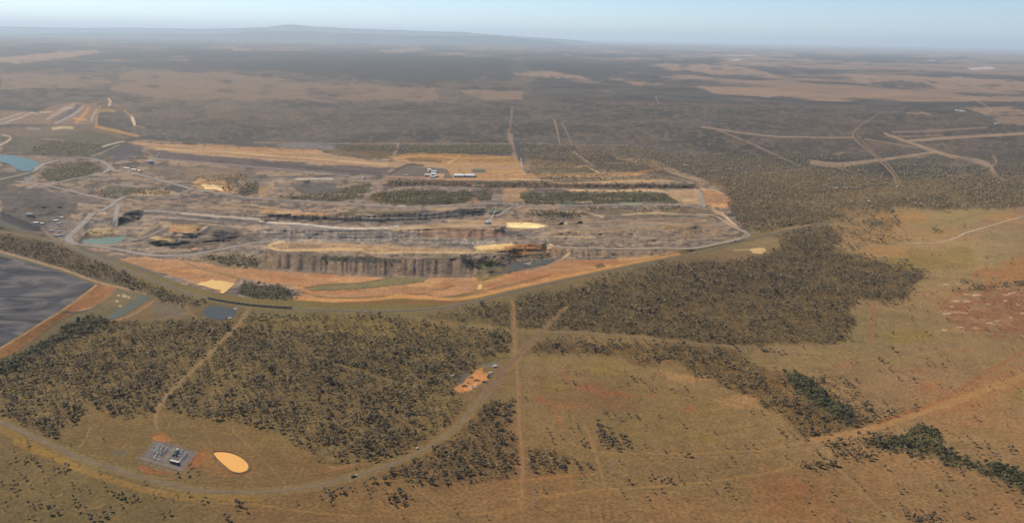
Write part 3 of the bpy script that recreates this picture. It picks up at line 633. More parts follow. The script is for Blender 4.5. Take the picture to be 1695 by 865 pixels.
    poly([(1160,314),(1180,315),(1206,326),(1212,338),(1180,341),(1168,338)], (170,122,84), .85, 3, 3); poly([(1168,338),(1200,336),(1214,332),(1210,342),(1180,344)], (196,138,88), .8, 2, 2); line([(1156,316),(1160,326),(1166,342)], 5, (148,136,126), .9); line([(1160,314),(1180,314),(1200,323),(1214,334)], 1.2, (190,158,120), .6)
    # terraced spoil hill in the west, tan mound, pit wall with its shadow painted into the colour
    poly([(232,400),(244,376),(272,362),(330,362),(372,370),(402,384),(398,398),(356,406),(300,411),(256,409)], (116,100,86), .8, 4, 3, .6)
    poly([(277,383),(285,370),(330,373),(338,377),(324,384),(312,386.5)], (172,126,82), 1, 1.5, 1, .2); poly([(290,371),(330,373),(336,377),(318,380)], (150,126,80), .5, 4, 3)
    line([(276,384),(300,388),(315,388),(330,382),(342,375)], 1.6, (172,160,148), .9); line([(277,384),(282,374),(286,369)], 1.2, (110,90,74), .8); line([(296,395),(320,395),(340,391),(348,386)], 1.6, (150,136,124), .7)
    poly([(300,390),(318,389),(334,384),(346,375),(350,380),(338,388),(318,393)], (92,86,84), .8, 2, 2); poly([(246,394),(258,391),(286,397),(284,401),(262,399)], (180,148,100), .9, 2, 1.5); poly([(228,411),(256,409),(318,413),(312,417),(262,417),(230,414)], (158,134,112), .8, 2, 2)
    line([(236,388),(250,378),(262,372),(270,366)], 2.4, (158,132,104), .7); line([(228,392),(238,382),(252,372)], 2, (170,140,100), .7); poly([(262,366),(284,368),(280,378),(268,382)], (160,130,98), .6, 3, 3); poly([(316,410),(322,408),(324,413),(318,414)], (188,134,100), .8, 1.5, 1)
    poly([(352,386),(366,382),(390,386),(378,396),(356,402),(350,394)], (86,80,80), .85, 3, 3); line([(360,398),(376,390),(390,388)], 2, (130,118,108), .6); poly([(366,374),(392,378),(396,388),(380,384)], (112,98,90), .7, 3, 3)
    poly([(143,381),(164,377),(188,379),(200,384),(178,390),(150,389)], (176,148,102), .85, 2.5, 2); poly([(130,391),(150,390),(186,390),(206,386),(206,391),(150,394)], (128,104,86), .7, 2, 2)
    poly([(193,374),(197,360),(208,351),(230,347),(240,350),(234,360),(222,366)], (74,73,80), .95, 2, 1.5); line([(194,376),(210,373),(226,368),(240,360),(260,354)], 2.2, (134,122,112), .7); line([(162,372),(166,364),(180,350)], 1.4, (150,140,130), .6); poly([(163,352),(174,348),(176,353),(166,357)], (178,140,116), .7, 1.5, 1)  # first polygon: shadow on the pit wall, put in as dark blue grey
    line([(210,341),(300,344),(350,350),(420,354)], 2, (150,124,98), .6); line([(230,335),(320,338),(400,342)], 3, (156,126,96), .5); line([(240,330),(330,332),(420,338)], 1.6, (104,94,86), .6); line([(330,346),(380,344),(430,347)], 2.5, (166,132,94), .7); line([(232,352),(300,357),(370,364),(430,369)], 3.5, (100,94,92), .6); line([(240,348),(300,352),(430,362)], 1.5, (160,148,138), .7)
    line([(440,318),(470,310),(500,302),(540,297)], 2.4, (128,116,108), .6); line([(420,300),(470,296),(560,294),(620,297)], 2.4, (132,120,112), .5); line([(430,296),(480,292),(550,291)], 1.5, (100,92,90), .7); line([(490,296),(550,296)], 1.2, (206,196,186), .5)
    # benches between haul road and the working pit
    poly([(430,346),(470,348),(544,353),(540,358),(480,356),(430,352)], (178,134,92), .85, 2, 2); line([(430,342),(470,346),(500,350)], 1.4, (178,146,104), .7); poly([(560,346),(640,348),(700,350),(620,358),(560,356)], (118,106,78), .6, 3, 3, .8)
    poly([(705,345),(760,343),(750,350),(710,352)], (170,138,98), .7, 3, 2); poly([(806,346),(826,344),(830,350),(808,353)], (122,122,102), .8, 2, 1)
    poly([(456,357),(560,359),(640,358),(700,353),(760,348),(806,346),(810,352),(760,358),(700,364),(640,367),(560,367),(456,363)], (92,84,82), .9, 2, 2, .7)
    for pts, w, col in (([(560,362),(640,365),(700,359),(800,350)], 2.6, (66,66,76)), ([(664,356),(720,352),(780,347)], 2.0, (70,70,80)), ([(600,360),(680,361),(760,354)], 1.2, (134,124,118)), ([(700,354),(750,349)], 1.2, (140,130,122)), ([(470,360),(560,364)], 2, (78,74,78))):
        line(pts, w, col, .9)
    line([(694,352),(690,358),(688,368)], 3, (120,110,102), .7)
    poly([(640,376),(680,372),(740,368),(850,362),(870,364),(850,370),(740,377),(650,381)], (164,130,94), .85, 2.5, 2); poly([(760,366),(800,358),(840,352),(846,356),(820,362)], (146,112,88), .7, 3, 2)
    line([(430,366),(446,368),(464,369),(500,371),(547,376),(580,378),(631,377),(660,374)], 1.8, (196,184,170), .95, 1.0, .3); line([(300,353),(360,358),(430,363)], 1.3, (186,166,144), .7); line([(430,375),(446,374),(460,370)], 1.4, (180,160,130), .7)
    poly([(838,369),(886,368),(906,373),(888,378),(838,376)], (240,205,138), .95, 1.5, 1.0)
    poly([(430,372),(500,373),(550,379),(640,382),(740,378),(830,376),(830,394),(700,399),(600,399),(430,395)], (136,124,116), .85, 3, 2, .8); poly([(530,380),(560,382),(590,384),(600,396),(540,394)], (138,128,116), .5, 4, 4)
    poly([(690,382),(740,377),(830,377),(834,392),(760,396),(700,392)], (150,112,84), .8, 4, 3, .7); poly([(720,384),(736,386),(732,394),(716,394)], (150,128,108), .7, 3, 3)
    poly([(430,396),(520,395),(640,398),(760,398),(840,392),(850,400),(780,408),(700,402),(560,402),(430,402)], (142,127,112), .8, 3, 3, .7); poly([(740,398),(790,402),(780,410),(720,406)], (98,92,84), .7, 3, 3)
    poly([(905,376),(1000,374),(1100,370),(1180,366),(1215,384),(1150,400),(1000,404),(905,400)], (146,124,104), .8, 5, 4, .7); poly([(905,381),(1000,379),(1130,376),(1140,380),(1000,385),(905,385)], (164,130,92), .6, 3, 3); poly([(1090,372),(1170,368),(1200,384),(1160,396),(1110,392)], (160,124,82), .5, 6, 5, None, (.4, 14, 80))
    poly([(860,364),(960,362),(1060,358),(1180,360),(1180,366),(1060,370),(905,375)], (140,112,88), .6, 4, 3); poly([(870,350),(960,348),(1130,342),(1180,346),(1180,356),(1000,358),(870,358)], (126,108,84), .7, 4, 3, .7); poly([(870,351),(920,350),(960,352),(990,358),(900,359)], (106,98,70), .7, 3, 3, .9)
    for pts, w, col in (([(873,350),(900,352),(954,350),(985,355),(998,360)], 1.4, (186,150,108)), ([(1030,356),(1060,353),(1094,353),(1140,355),(1181,356)], 1.8, (190,158,116)), ([(1068,342),(1080,347),(1092,352)], 4, (164,134,104)), ([(1000,362),(1050,358),(1092,358)], 1.2, (110,100,92)), ([(1000,350),(1100,348),(1170,347)], 1.2, (150,122,96)), ([(1180,347),(1200,358),(1214,372)], 5, (176,140,100)), ([(1195,352),(1210,366),(1220,374)], 1.2, (200,170,140))):
        line(pts, w, col, .8)
    # tipped cones, haul scrapes and bench edges
    g_ = np.random.default_rng(77)
    for k in range(64):
        x = 425 + g_.random() * 430; y = 396 + g_.random() * 7 + 2 * math.sin(x / 40); w_ = 3 + g_.random() * 4
        poly([(x - w_, y + 1.5), (x, y - 2.6), (x + w_, y + 1.5)], [(156,140,124),(142,126,112),(168,150,130)][k % 3], .75, 1.5, .5)
    for k in range(150):
        x = 120 + g_.random() * 1040; y = 292 + g_.random() * 106; L_ = 14 + g_.random() ** 2 * 90; s_ = (g_.random() - .45) * .06 + (.06 if x < 420 else 0)
        line([(x, y), (x + L_ * .5, y + L_ * .5 * s_ + g_.random() * 1.2), (x + L_, y + L_ * s_)], 1.2 + g_.random() * 1.2, [(176,146,112),(98,90,88),(160,140,122),(112,100,92),(188,156,116)][k % 5], .55)
    # front bench, fluted faces
    poly([(444,404),(470,400),(560,402),(600,405),(700,409),(780,414),(850,404),(905,403),(905,411),(850,416),(780,420),(620,419),(560,416),(480,416),(447,412)], (170,134,94), .85, 3, 2); line([(470,399),(452,403),(447,409),(466,414),(496,414),(560,412),(600,413)], 3, (196,156,106), .8); line([(613,418),(700,417),(776,418),(827,418)], 1.4, (186,156,114), .8)
    poly([(480,404),(540,404),(530,410),(478,411)], (130,106,86), .6, 3, 3); poly([(786,407),(820,404),(850,403),(868,408),(840,412),(789,414)], (206,166,104), .9, 2, 2)
    poly([(838,408),(862,402),(896,404),(930,411),(920,422),(850,424)], (172,112,66), .85, 3, 3, .5); poly([(900,406),(912,403),(918,409),(906,411)], (212,176,118), .8, 2, 1)
    poly([(424,440),(430,424),(442,412),(480,419),(560,422),(620,424),(700,430),(760,428),(804,430),(804,456),(750,457),(640,458),(560,454),(480,448)], (138,113,93), .9, 2.5, 2, .7)
    st = fbm(px / 4.5, py / 26.0, 95, 4); fi, fm = p.poly([(424,440),(442,412),(480,419),(620,424),(700,430),(804,430),(804,456),(640,458),(480,448)], 4, 2)
    q = smooth(.5, .68, st[fi]) * fm * .5; c[fi] = c[fi] * (1 - q[:, None]) + alb((158,130,102), fi) * q[:, None]; q = smooth(.48, .3, st[fi]) * fm * .5; c[fi] = c[fi] * (1 - q[:, None]) + alb((114,100,90), fi) * q[:, None]
    poly([(530,423),(600,424),(662,428),(660,435),(580,434),(528,430)], (92,90,82), .7, 3, 3, .9); poly([(690,420),(740,419),(760,424),(740,428),(692,428)], (128,114,82), .5, 3, 3); poly([(761,424),(776,424),(790,440),(780,449),(762,432)], (92,82,76), .85, 3, 2, .8)
    poly([(905,412),(960,414),(1040,415),(1144,413),(1130,420),(1040,424),(920,425),(880,426),(870,420)], (148,120,94), .9, 2, 2, .5); fi, fm = p.poly([(905,412),(1144,413),(1130,420),(1040,424),(905,425)], 3, 1); q = smooth(.48, .36, st[fi]) * fm * .6; c[fi] = c[fi] * (1 - q[:, None]) + alb((104,94,88), fi) * q[:, None]
    line([(944,418),(936,424),(930,429)], 2, (196,158,120), .8)
    # orange stripped apron
    poly([(196,428),(242,425),(313,432),(364,440),(430,447),(480,449),(560,456),(640,460),(750,459),(800,458),(832,454),(880,446),(930,432),(1000,430),(1110,424),(1140,417),(1069,432),(993,448),(911,465),(850,478),(800,489),(750,496),(700,494),(660,491),(600,496),(550,499),(488,495),(505,482),(486,474),(430,467),(397,460),(372,486),(328,467),(254,447),(209,434)], ORA, .95, 2.5, 2, .35)
    i_, m_ = p.poly([(196,428),(430,447),(640,460),(832,454),(930,432),(1140,417),(911,465),(750,496),(550,499),(488,495),(505,482),(397,460),(372,486),(254,447)], 4, 2); q = smooth(.5, .68, fbm(px[i_] / 60, py[i_] / 7, 97, 3)) * m_ * .6; c[i_] = c[i_] * (1 - q[:, None]) + alb((202,152,98), i_) * q[:, None]; q = smooth(.5, .34, fbm(px[i_] / 40, py[i_] / 9, 98, 3)) * m_ * .5; c[i_] = c[i_] * (1 - q[:, None]) + alb((170,104,62), i_) * q[:, None]
    poly([(313,432),(380,418),(430,424),(470,446),(420,446)], (140,116,84), .8, 5, 4, .7); poly([(330,428),(400,420),(430,432),(420,444)], (110,98,78), .6, 5, 4, .9)
    line([(306,434),(330,444),(364,452),(397,462)], 1.3, (128,104,72), .8, sm=False); line([(395,462),(383,474),(370,486)], 1.8, (130,104,62), .9, sm=False)
    poly([(504,476),(540,470),(598,468),(649,459),(712,459),(700,466),(631,474),(573,479),(514,480)], (126,116,80), .9, 2, 1.5)
    for pts in ([(504,476),(540,471),(598,468),(649,459)], [(514,480),(573,479),(631,474),(700,466)], [(717,479),(735,478),(752,472)], [(500,484),(540,492),(600,492),(700,486),(720,492),(760,488),(800,478)], [(740,491),(780,486),(850,470),(912,455)], [(800,464),(830,452),(870,446)]): line(pts, 1.8, (112,92,62), .75)
    poly([(783,454),(800,446),(850,440),(850,450),(820,460),(790,466)], (120,106,68), .8, 4, 3, .7); poly([(791,436),(806,431),(830,432),(824,440),(795,444)], (112,112,60), .9, 3, 2, .7)
    poly([(985,439),(996,435),(1003,441),(990,445)], (96,92,66), .8, 2, 2, .7); poly([(1002,438),(1010,438),(1016,443),(1004,443)], (206,168,112), .8, 1.5, 1)
    poly(W_PADVEG, (92,86,62), .85, 4, 3, .9)
    i_, m_ = p.poly([(-200,226)] + MINE[5:] + [(-200,352)], 4, 2); ap, am_ = p.poly([(196,428),(430,447),(640,460),(832,454),(930,432),(1140,417),(911,465),(750,496),(550,499),(488,495),(505,482),(397,460),(372,486),(254,447)], 4, 1)
    w_ = np.zeros(n); w_[i_] = m_; w_[ap] *= 1 - am_ * .7
    base_ = alb((124,110,99)); g_ = (0.38 * w_)[:, None]; lr_ = np.clip(c @ np.array([.3, .6, .1]) / (base_ @ np.array([.3, .6, .1])), .2, 2.2); c = c * lr_[:, None] ** g_; gm_ = (c @ np.array([.3, .6, .1]))[:, None]; c = c + (gm_ - c) * .10 * w_[:, None]
    # rail corridor grass and the road along the apron
    line([(196,440),(240,460),(300,480),(360,494),(430,502),(500,505),(600,503),(700,502),(780,494),(860,477),(960,455),(1060,434),(1150,416),(1250,392),(1320,376)], [14,16,16,14,14,15,18,15,10,7,7,7,8,9,6], (124,106,64), .85, 3)
    line([(486,493),(550,497),(620,495),(660,490),(700,492),(750,495),(800,488),(850,476),(911,463),(993,446),(1069,431),(1125,420)], [5,5,4,6,5,4,4,4,4,4,3,3], (206,148,92), .9); line([(560,501),(680,500),(760,500)], 4, (140,96,66), .7)
    poly([(1238,412),(1258,408),(1268,412),(1262,419),(1246,418)], (220,180,126), .9, 2, 2); line([(1215,414),(1238,413)], 1.2, (200,160,120), .6)
    # tailings dam walls and works beside it
    poly([(104,514),(163,469),(192,475),(187,488),(160,506),(126,515)], (160,110,72), .92, 2, 1.5); poly([(0,578),(60,541),(102,516),(126,518),(104,526),(60,556),(28,582),(0,600)], (158,110,70), .92, 2, 1.5)
    line([(0,416),(60,433),(105,446),(163,467),(192,474),(240,486)], 3, (176,140,106), .8); line([(0,577),(60,540),(103,514),(160,471)], 1.6, (196,148,104), .8, sm=False); line([(130,514),(150,509),(168,500),(180,490),(192,480)], 1.6, (206,160,116), .9); line([(104,516),(126,517),(150,511),(166,501)], 2.2, (86,80,78), .9)
    line([(0,598),(50,566),(104,528),(130,516)], 2, (90,82,62), .8)
    poly([(165,500),(192,478),(238,482),(230,492),(200,505),(170,512)], (124,106,80), .8, 4, 3); 
    for q_ in ((196,489,3),(193,498,3),(205,490,5),(212,492,3),(199,506,3)): poly([(q_[0]-q_[2],q_[1]),(q_[0],q_[1]-q_[2]*.7),(q_[0]+q_[2],q_[1]),(q_[0],q_[1]+q_[2]*.7)], (206,180,140), .75, 2, 1)
    poly([(160,528),(200,520),(232,504),(258,492),(300,496),(330,512),(300,528),(240,530),(200,534)], (132,104,72), .75, 6, 4); line([(180,532),(215,522),(240,508),(253,498)], 2, (176,132,92), .7); poly([(252,504),(262,494),(300,500),(310,520),(270,526),(252,518)], (120,106,90), .7, 5, 4); line([(300,500),(320,522),(345,545)], 4, (150,116,74), .6)
    poly([(325,500),(395,500),(402,512),(390,530),(340,532),(322,520)], (112,94,66), .7, 4, 3)
    line(RAILP, 6, (134,114,84), .6, 3)
    # fire breaks and tracks in the bush
    for pts, w in CLEAR[:2]: line(pts, w * .8, (148,116,72), .65)
    line(CLEAR[2][0], 7, (150,114,72), .7); line(CLEAR[4][0], 3, (146,112,70), .6); line(CLEAR[5][0], 4, (134,108,66), .5); line([(690,528),(760,538),(840,546),(903,549)], 9, (138,112,70), .6)
    line([(1350,378),(1440,350)], 3, (150,120,90), .3); line([(1280,385),(1300,378),(1340,372)], 2, (170,132,100), .6)
    return np.clip(c, 0.015, 0.92), np.clip(sp, 0, 1), dist

# ------------------------------------------------------------------ the ground: one sheet from below the aircraft to the horizon
def build_ground():
    us = np.concatenate([np.arange(-1500, -900, 7.0), np.arange(-900, 900, 1.9), np.arange(900, 1501, 7.0)])
    v0 = -FPX * math.tan(PITCH)
    vs = np.concatenate([v0 + np.arange(3.6, 40, 0.9), np.arange(v0 + 40, 470, 1.25), np.arange(470, 720, 5.0)])
    U, V = np.meshgrid(us, vs)
    dr = FWD + (U / FPX)[..., None] * R0 - (V / FPX)[..., None] * U0
    cx = (dr @ RGT) / (dr @ FWD); cy = (dr @ UPV) / (dr @ FWD)
    px = PW / 2 + FPX * cx; py = PH / 2 - FPX * cy
    mx, my = mirror(px, py)
    h = np.where((px >= -100) & (px < 1330) & (py < 640), hgt(px, py), 0)
    w = ground_at(px, py, h)
    p = Paint(mx.ravel(), my.ravel())
    c, sp, dist = paint_land(p)
    nv, nu = U.shape
    me = bpy.data.meshes.new('ground')
    N = nv * nu
    me.vertices.add(N)
    me.vertices.foreach_set('co', w.reshape(-1).astype(np.float32))
    i = np.arange(N).reshape(nv, nu)
    q = np.stack([i[:-1, :-1], i[1:, :-1], i[1:, 1:], i[:-1, 1:]], -1).reshape(-1, 4)
    nf = len(q)
    me.loops.add(nf * 4); me.polygons.add(nf)
    me.loops.foreach_set('vertex_index', q.ravel().astype(np.int32))
    me.polygons.foreach_set('loop_start', (np.arange(nf) * 4).astype(np.int32))
    me.update(calc_edges=True)
    me.polygons.foreach_set('use_smooth', np.ones(nf, bool))
    at = me.color_attributes.new('land', 'FLOAT_COLOR', 'POINT')
    at.data.foreach_set('color', np.concatenate([c, sp[:, None]], 1).astype(np.float32).ravel())
    o = bpy.data.objects.new('ground', me); COL.objects.link(o)
    m = bpy.data.materials.new('land_cover'); m.use_nodes = True
    nt = m.node_tree; L = nt.links; b = nt.nodes['Principled BSDF']
    b.inputs['Roughness'].default_value = 0.95; b.inputs['Specular IOR Level'].default_value = 0.08
    va = nt.nodes.new('ShaderNodeVertexColor'); va.layer_name = 'land'
    geo = nt.nodes.new('ShaderNodeNewGeometry')
    def nz(scale, det):
        t = nt.nodes.new('ShaderNodeTexNoise'); t.inputs['Scale'].default_value = scale; t.inputs['Detail'].default_value = det; t.inputs['Roughness'].default_value = 0.65
        L.new(geo.outputs['Position'], t.inputs['Vector']); return t.outputs['Fac']
    def mr(x, a, b_, c_, d_):
        t = nt.nodes.new('ShaderNodeMapRange'); t.inputs['From Min'].default_value = a; t.inputs['From Max'].default_value = b_; t.inputs['To Min'].default_value = c_; t.inputs['To Max'].default_value = d_
        L.new(x, t.inputs['Value']); return t.outputs['Result']
    def ma(op, x, y):
        t = nt.nodes.new('ShaderNodeMath'); t.operation = op
        for k, s in enumerate((x, y)):
            if isinstance(s, (int, float)): t.inputs[k].default_value = s
            else: L.new(s, t.inputs[k])
        return t.outputs[0]
    grass = mr(nz(0.16, 6), 0.33, 0.67, 0.70, 1.30)           # tussocks, stones, wheel dust
    grass2 = mr(nz(0.018, 4), 0.30, 0.70, 0.86, 1.14)
    bush = ma('MULTIPLY', mr(nz(0.035, 5), 0.36, 0.64, 0.62, 1.38), mr(nz(0.16, 3), 0.36, 0.64, 0.55, 1.45))          # scattered scrub on the bush floor
    sel = ma('MULTIPLY', va.outputs['Alpha'], 1.0)
    mixf = nt.nodes.new('ShaderNodeMix'); mixf.data_type = 'FLOAT'
    L.new(sel, mixf.inputs['Factor']); L.new(ma('MULTIPLY', grass, grass2), mixf.inputs['A']); L.new(bush, mixf.inputs['B'])
    mx_ = nt.nodes.new('ShaderNodeMix'); mx_.data_type = 'RGBA'; mx_.blend_type = 'MULTIPLY'; mx_.inputs['Factor'].default_value = 1
    L.new(va.outputs['Color'], mx_.inputs['A']); L.new(mixf.outputs['Result'], mx_.inputs['B'])
    L.new(mx_.outputs['Result'], b.inputs['Base Color'])
    me.materials.append(m)
    tagged(o, 'dry brown plain with bush, red paddocks and the terraced coal pit', 'ground', 'structure')
    return o
ground = build_ground()

# ------------------------------------------------------------------ far ranges
def rng_noise(x, s): return fbm(np.asarray(x), np.zeros_like(np.asarray(x, float)) + s, s, 5)
m_hill = mat('hill_scrub', (0.075, 0.075, 0.055), 0.95, 0.05, 0.2, 0.0004)
def ridge(name, prof, D, depth, label, cat='mountains', rough=0.05, base=-5.0):
    """a mountain range whose skyline passes through the given spots, D metres away"""
    P_ = np.array(prof, float)
    x = np.arange(P_[0, 0], P_[-1, 0] + .1, 3.0); y = np.interp(x, P_[:, 0], P_[:, 1])
    d = rays(x, y); k = D / d[:, 1]
    top = np.stack([d[:, 0] * k, d[:, 1] * k, CAM_H + d[:, 2] * k], -1)
    hh = np.maximum(top[:, 2], 1.0)
    env = smooth(0, 40, x - x[0]) * smooth(0, 40, x[-1] - x)
    hh = hh * (1 + (rng_noise(x / 14, 3) - .5) * rough) * env
    rows = []
    for t in np.linspace(-1, 1, 15):
        f = (1 - abs(t)) ** 1.15 * (1 + 0.9 * (fbm(x / 9 + 50, np.full_like(x, t * 3), 7, 4) - .5) * (abs(t) > .01))
        rows.append(np.stack([top[:, 0] * (1 + t * depth / D), top[:, 1] + t * depth, base + np.maximum(hh * f, 0) if abs(t) < 1 else np.full_like(x, base)], -1))
    V = np.concatenate(rows); n = len(x)
    F = [(r * n + i, r * n + i + 1, (r + 1) * n + i + 1, (r + 1) * n + i) for r in range(14) for i in range(n - 1)]
    o = mesh_obj(name, V, F, m_hill, None, True)
    return tagged(o, label, cat, 'structure')
off = lambda prof: [(x, 48 + .0189 * x - o) for x, o in prof]
ridge('mountain_range', off([(-380,1),(-200,2.5),(0,4),(60,4.5),(130,4.2),(200,6),(300,6.5),(360,7.5),(400,9),(440,11),(456,13.5),(478,16.5),(500,15.5),(516,13.5),(545,13.5),(570,11.5),(600,12),(640,10.5),(665,11),(700,9.5),(760,9.5),(800,7),(860,4),(930,1),(1000,-4)]), 110000, 16000, 'pale blue mountain range fading into haze along the horizon', rough=.10)
ridge('mountain_range', off([(370,-5),(392,4),(408,9),(420,8.5),(436,9.5),(452,5),(470,-5)]), 98000, 4500, 'low blue hill in front of the highest hazy peak')
ridge('hills', off([(-80,-9),(0,-8),(90,-5.5),(160,-3.5),(200,-4),(300,-2),(340,-2.5),(380,0),(420,3),(450,4.5),(500,5.5),(560,3.5),(600,3.8),(650,2),(720,2),(790,3.5),(808,5),(826,3),(900,-2),(960,-8)]), 82000, 7000, 'long low wooded hills in front of the hazy range', 'hills', .14)
ridge('hills', [(-60,80),(0,73.5),(60,72),(120,74),(180,79)], 38000, 1600, 'dark wooded ridge beyond the north western paddocks', 'hills')

# ------------------------------------------------------------------ air: haze over the whole plain
def haze():
    B = MB(); R_ = 330000.0
    B.box((0, 60000, (HAZE_TOP - 60) / 2), (R_ * 2, R_ * 2, HAZE_TOP + 60))
    m = bpy.data.materials.new('haze_air'); m.use_nodes = True
    nt = m.node_tree; nt.nodes.remove(nt.nodes['Principled BSDF'])
    v = nt.nodes.new('ShaderNodeVolumePrincipled')
    v.inputs['Color'].default_value = (*HAZE_COL, 1)
    v.inputs['Density'].default_value = HAZE_SIGMA
    v.inputs['Anisotropy'].default_value = 0.15
    nt.links.new(v.outputs[0], nt.nodes['Material Output'].inputs['Volume'])
    o = B.build('haze', m)
    tagged(o, 'thin blue haze over the whole plain', 'haze', 'stuff')
haze()

# ------------------------------------------------------------------ water
def water_mat(name, col, rough=0.6, spec=0.04, noise=0.06, scale=0.01):
    return mat(name, col, rough, spec, noise, scale)
def pond(name, pts, m, label, cat='pond', lift=0.35, z=None):
    q = spline(list(pts) + [pts[0]], 4)[:-1]
    w = ground_at(q[:, 0], q[:, 1], hgt(q[:, 0], q[:, 1]))
    z = float(np.mean(w[:, 2])) + lift if z is None else z
    w = ground_at(q[:, 0], q[:, 1], np.full(len(q), z))
    c = w.mean(0)
    bm = bmesh.new()
    vs = [bm.verts.new(tuple(v)) for v in w]
    f = bm.faces.new(vs); bmesh.ops.triangulate(bm, faces=[f])
    me = bpy.data.meshes.new(name); bm.normal_update(); bm.to_mesh(me); bm.free()
    if me.polygons[0].normal.z < 0: me.flip_normals()
    me.materials.append(m)
    o = bpy.data.objects.new(name, me); COL.objects.link(o)
    return tagged(o, label, cat, 'structure')
TEAL = water_mat('teal_water', (0.12, 0.205, 0.165)); BLUE = water_mat('blue_green_water', (0.05, 0.155, 0.18)); MUD = water_mat('muddy_water', (0.86, 0.42, 0.085), 0.5, 0.1, 0.02)
YEL = water_mat('yellow_clay_water', (0.74, 0.45, 0.12), 0.5, 0.1, 0.04); GRY = water_mat('grey_green_water', (0.085, 0.09, 0.062)); SLATE = water_mat('slate_water', (0.058, 0.070, 0.072))
PALE = water_mat('pale_green_water', (0.27, 0.27, 0.14)); GRNW = water_mat('green_water', (0.13, 0.15, 0.08))
pond('pit_lake', [(-40,250),(0,256),(20,257),(45,262),(66,270),(60,277),(48,283),(30,281),(15,272),(0,268),(-40,262)], BLUE, 'turquoise pit lake filling the old void beside the loop road', 'lake')
pond('pit_lake', [(135,397),(150,395.5),(170,394),(190,392.5),(206,391),(207,394),(196,400),(175,404),(155,403.5),(140,401)], TEAL, 'teal crescent shaped pond below the tan mound in the mine', 'pond')
pond('pond', [(353,748.5),(364,747.5),(377,748.7),(390,752.5),(401,758.5),(409,766),(411,772),(408,777.5),(398,781),(385,779),(375,772),(366,764),(358,756)], MUD, 'bright orange muddy teardrop pond with an earth bank beside the substation')
pond('pond', [(325,471),(333,466.5),(340,466),(351,462),(359,455),(368,455.5),(380,458.5),(394,462),(383,474),(370,485),(364,483),(366,480),(350,477),(338,473)], YEL, 'bright yellow ragged clay pond at the end of the orange apron')
pond('pond', [(789,478),(791,474),(794,469.5),(799,472),(797,475),(799,477),(793,479)], YEL, 'tiny pale yellow pond on the orange apron below the spoil face')
pond('pond', [(337,514),(340,509),(347,506.3),(358,506),(372,507.5),(385,510.5),(390,515),(388,520.5),(382,525),(372,527.5),(360,528.3),(349,527),(341,523),(338,519)], SLATE, 'slate blue rounded pond below the railway')
pond('pond', [(175,525),(182,521),(195,512),(210,505),(222,497),(227,491),(238,488),(244,492),(238,500),(227,508),(210,518),(200,525),(190,527.5),(180,527)], GRY, 'long grey green pond beside the tailings dam wall')
pond('pond', [(1023,335),(1045,333.5),(1060,333),(1064,337),(1058,340.5),(1045,340.5),(1030,339)], PALE, 'pale green pond on the replanted spoil at the east of the mine')
pond('pond', [(930,334.5),(940,333),(952,333.5),(950,337),(944,340),(935,339.5)], GRNW, 'dull green pond on the replanted spoil, smaller than its pale neighbour')
pond('pond', [(612,320),(618,317),(626,316),(635,317.5),(634,321),(622,321.5)], PALE, 'small pale green pond at the edge of the replanted spoil')
pond('pond', [(808,348),(818,345.5),(826,345.5),(829,349),(818,352.5),(809,352)], GRNW, 'murky green sump by the ramp above the pit')
pond('pond', [(843,438),(856,433.5),(880,430.5),(905,429),(918,428.5),(912,435),(890,439),(866,443),(848,449),(828,452),(815,451),(830,444)], water_mat('grey_sump_water', (0.095, 0.095, 0.08)), 'grey tapering sump under the orange cliff')
TM = mat('tailings', (0.13, 0.13, 0.145), 0.6, 0.3, 0.1, 0.004)
def tail_mat():
    m = bpy.data.materials.new('wet_tailings'); m.use_nodes = True
    nt = m.node_tree; b = nt.nodes['Principled BSDF']; b.inputs['Roughness'].default_value = 0.8; b.inputs['Specular IOR Level'].default_value = 0.03
    g = nt.nodes.new('ShaderNodeNewGeometry'); mp = nt.nodes.new('ShaderNodeMapping'); mp.inputs['Scale'].default_value = (0.0055, 0.009, 1); mp.inputs['Rotation'].default_value = (0, 0, 0.5)
    n = nt.nodes.new('ShaderNodeTexNoise'); n.inputs['Scale'].default_value = 1.0; n.inputs['Detail'].default_value = 6; n.inputs['Distortion'].default_value = 2.2
    r = nt.nodes.new('ShaderNodeValToRGB'); e = r.color_ramp.elements
    e[0].position = 0.36; e[0].color = (0.022, 0.021, 0.023, 1); e[1].position = 0.66; e[1].color = (0.115, 0.098, 0.084, 1)
    k = e.new(0.5); k.color = (0.052, 0.049, 0.053, 1)
    nt.links.new(g.outputs['Position'], mp.inputs['Vector']); nt.links.new(mp.outputs[0], n.inputs['Vector']); nt.links.new(n.outputs['Fac'], r.inputs['Fac']); nt.links.new(r.outputs[0], b.inputs['Base Color'])
    return m
pond('tailings_pond', [(-120,400),(-40,413),(0,424),(60,438),(104,451),(152,470),(156,474.5),(128,495),(102,512),(60,538),(0,574),(-60,600),(-140,620)], tail_mat(), 'blue grey tailings pond behind the orange earth wall', 'tailings pond', z=9 * 0.85 + 0.6)

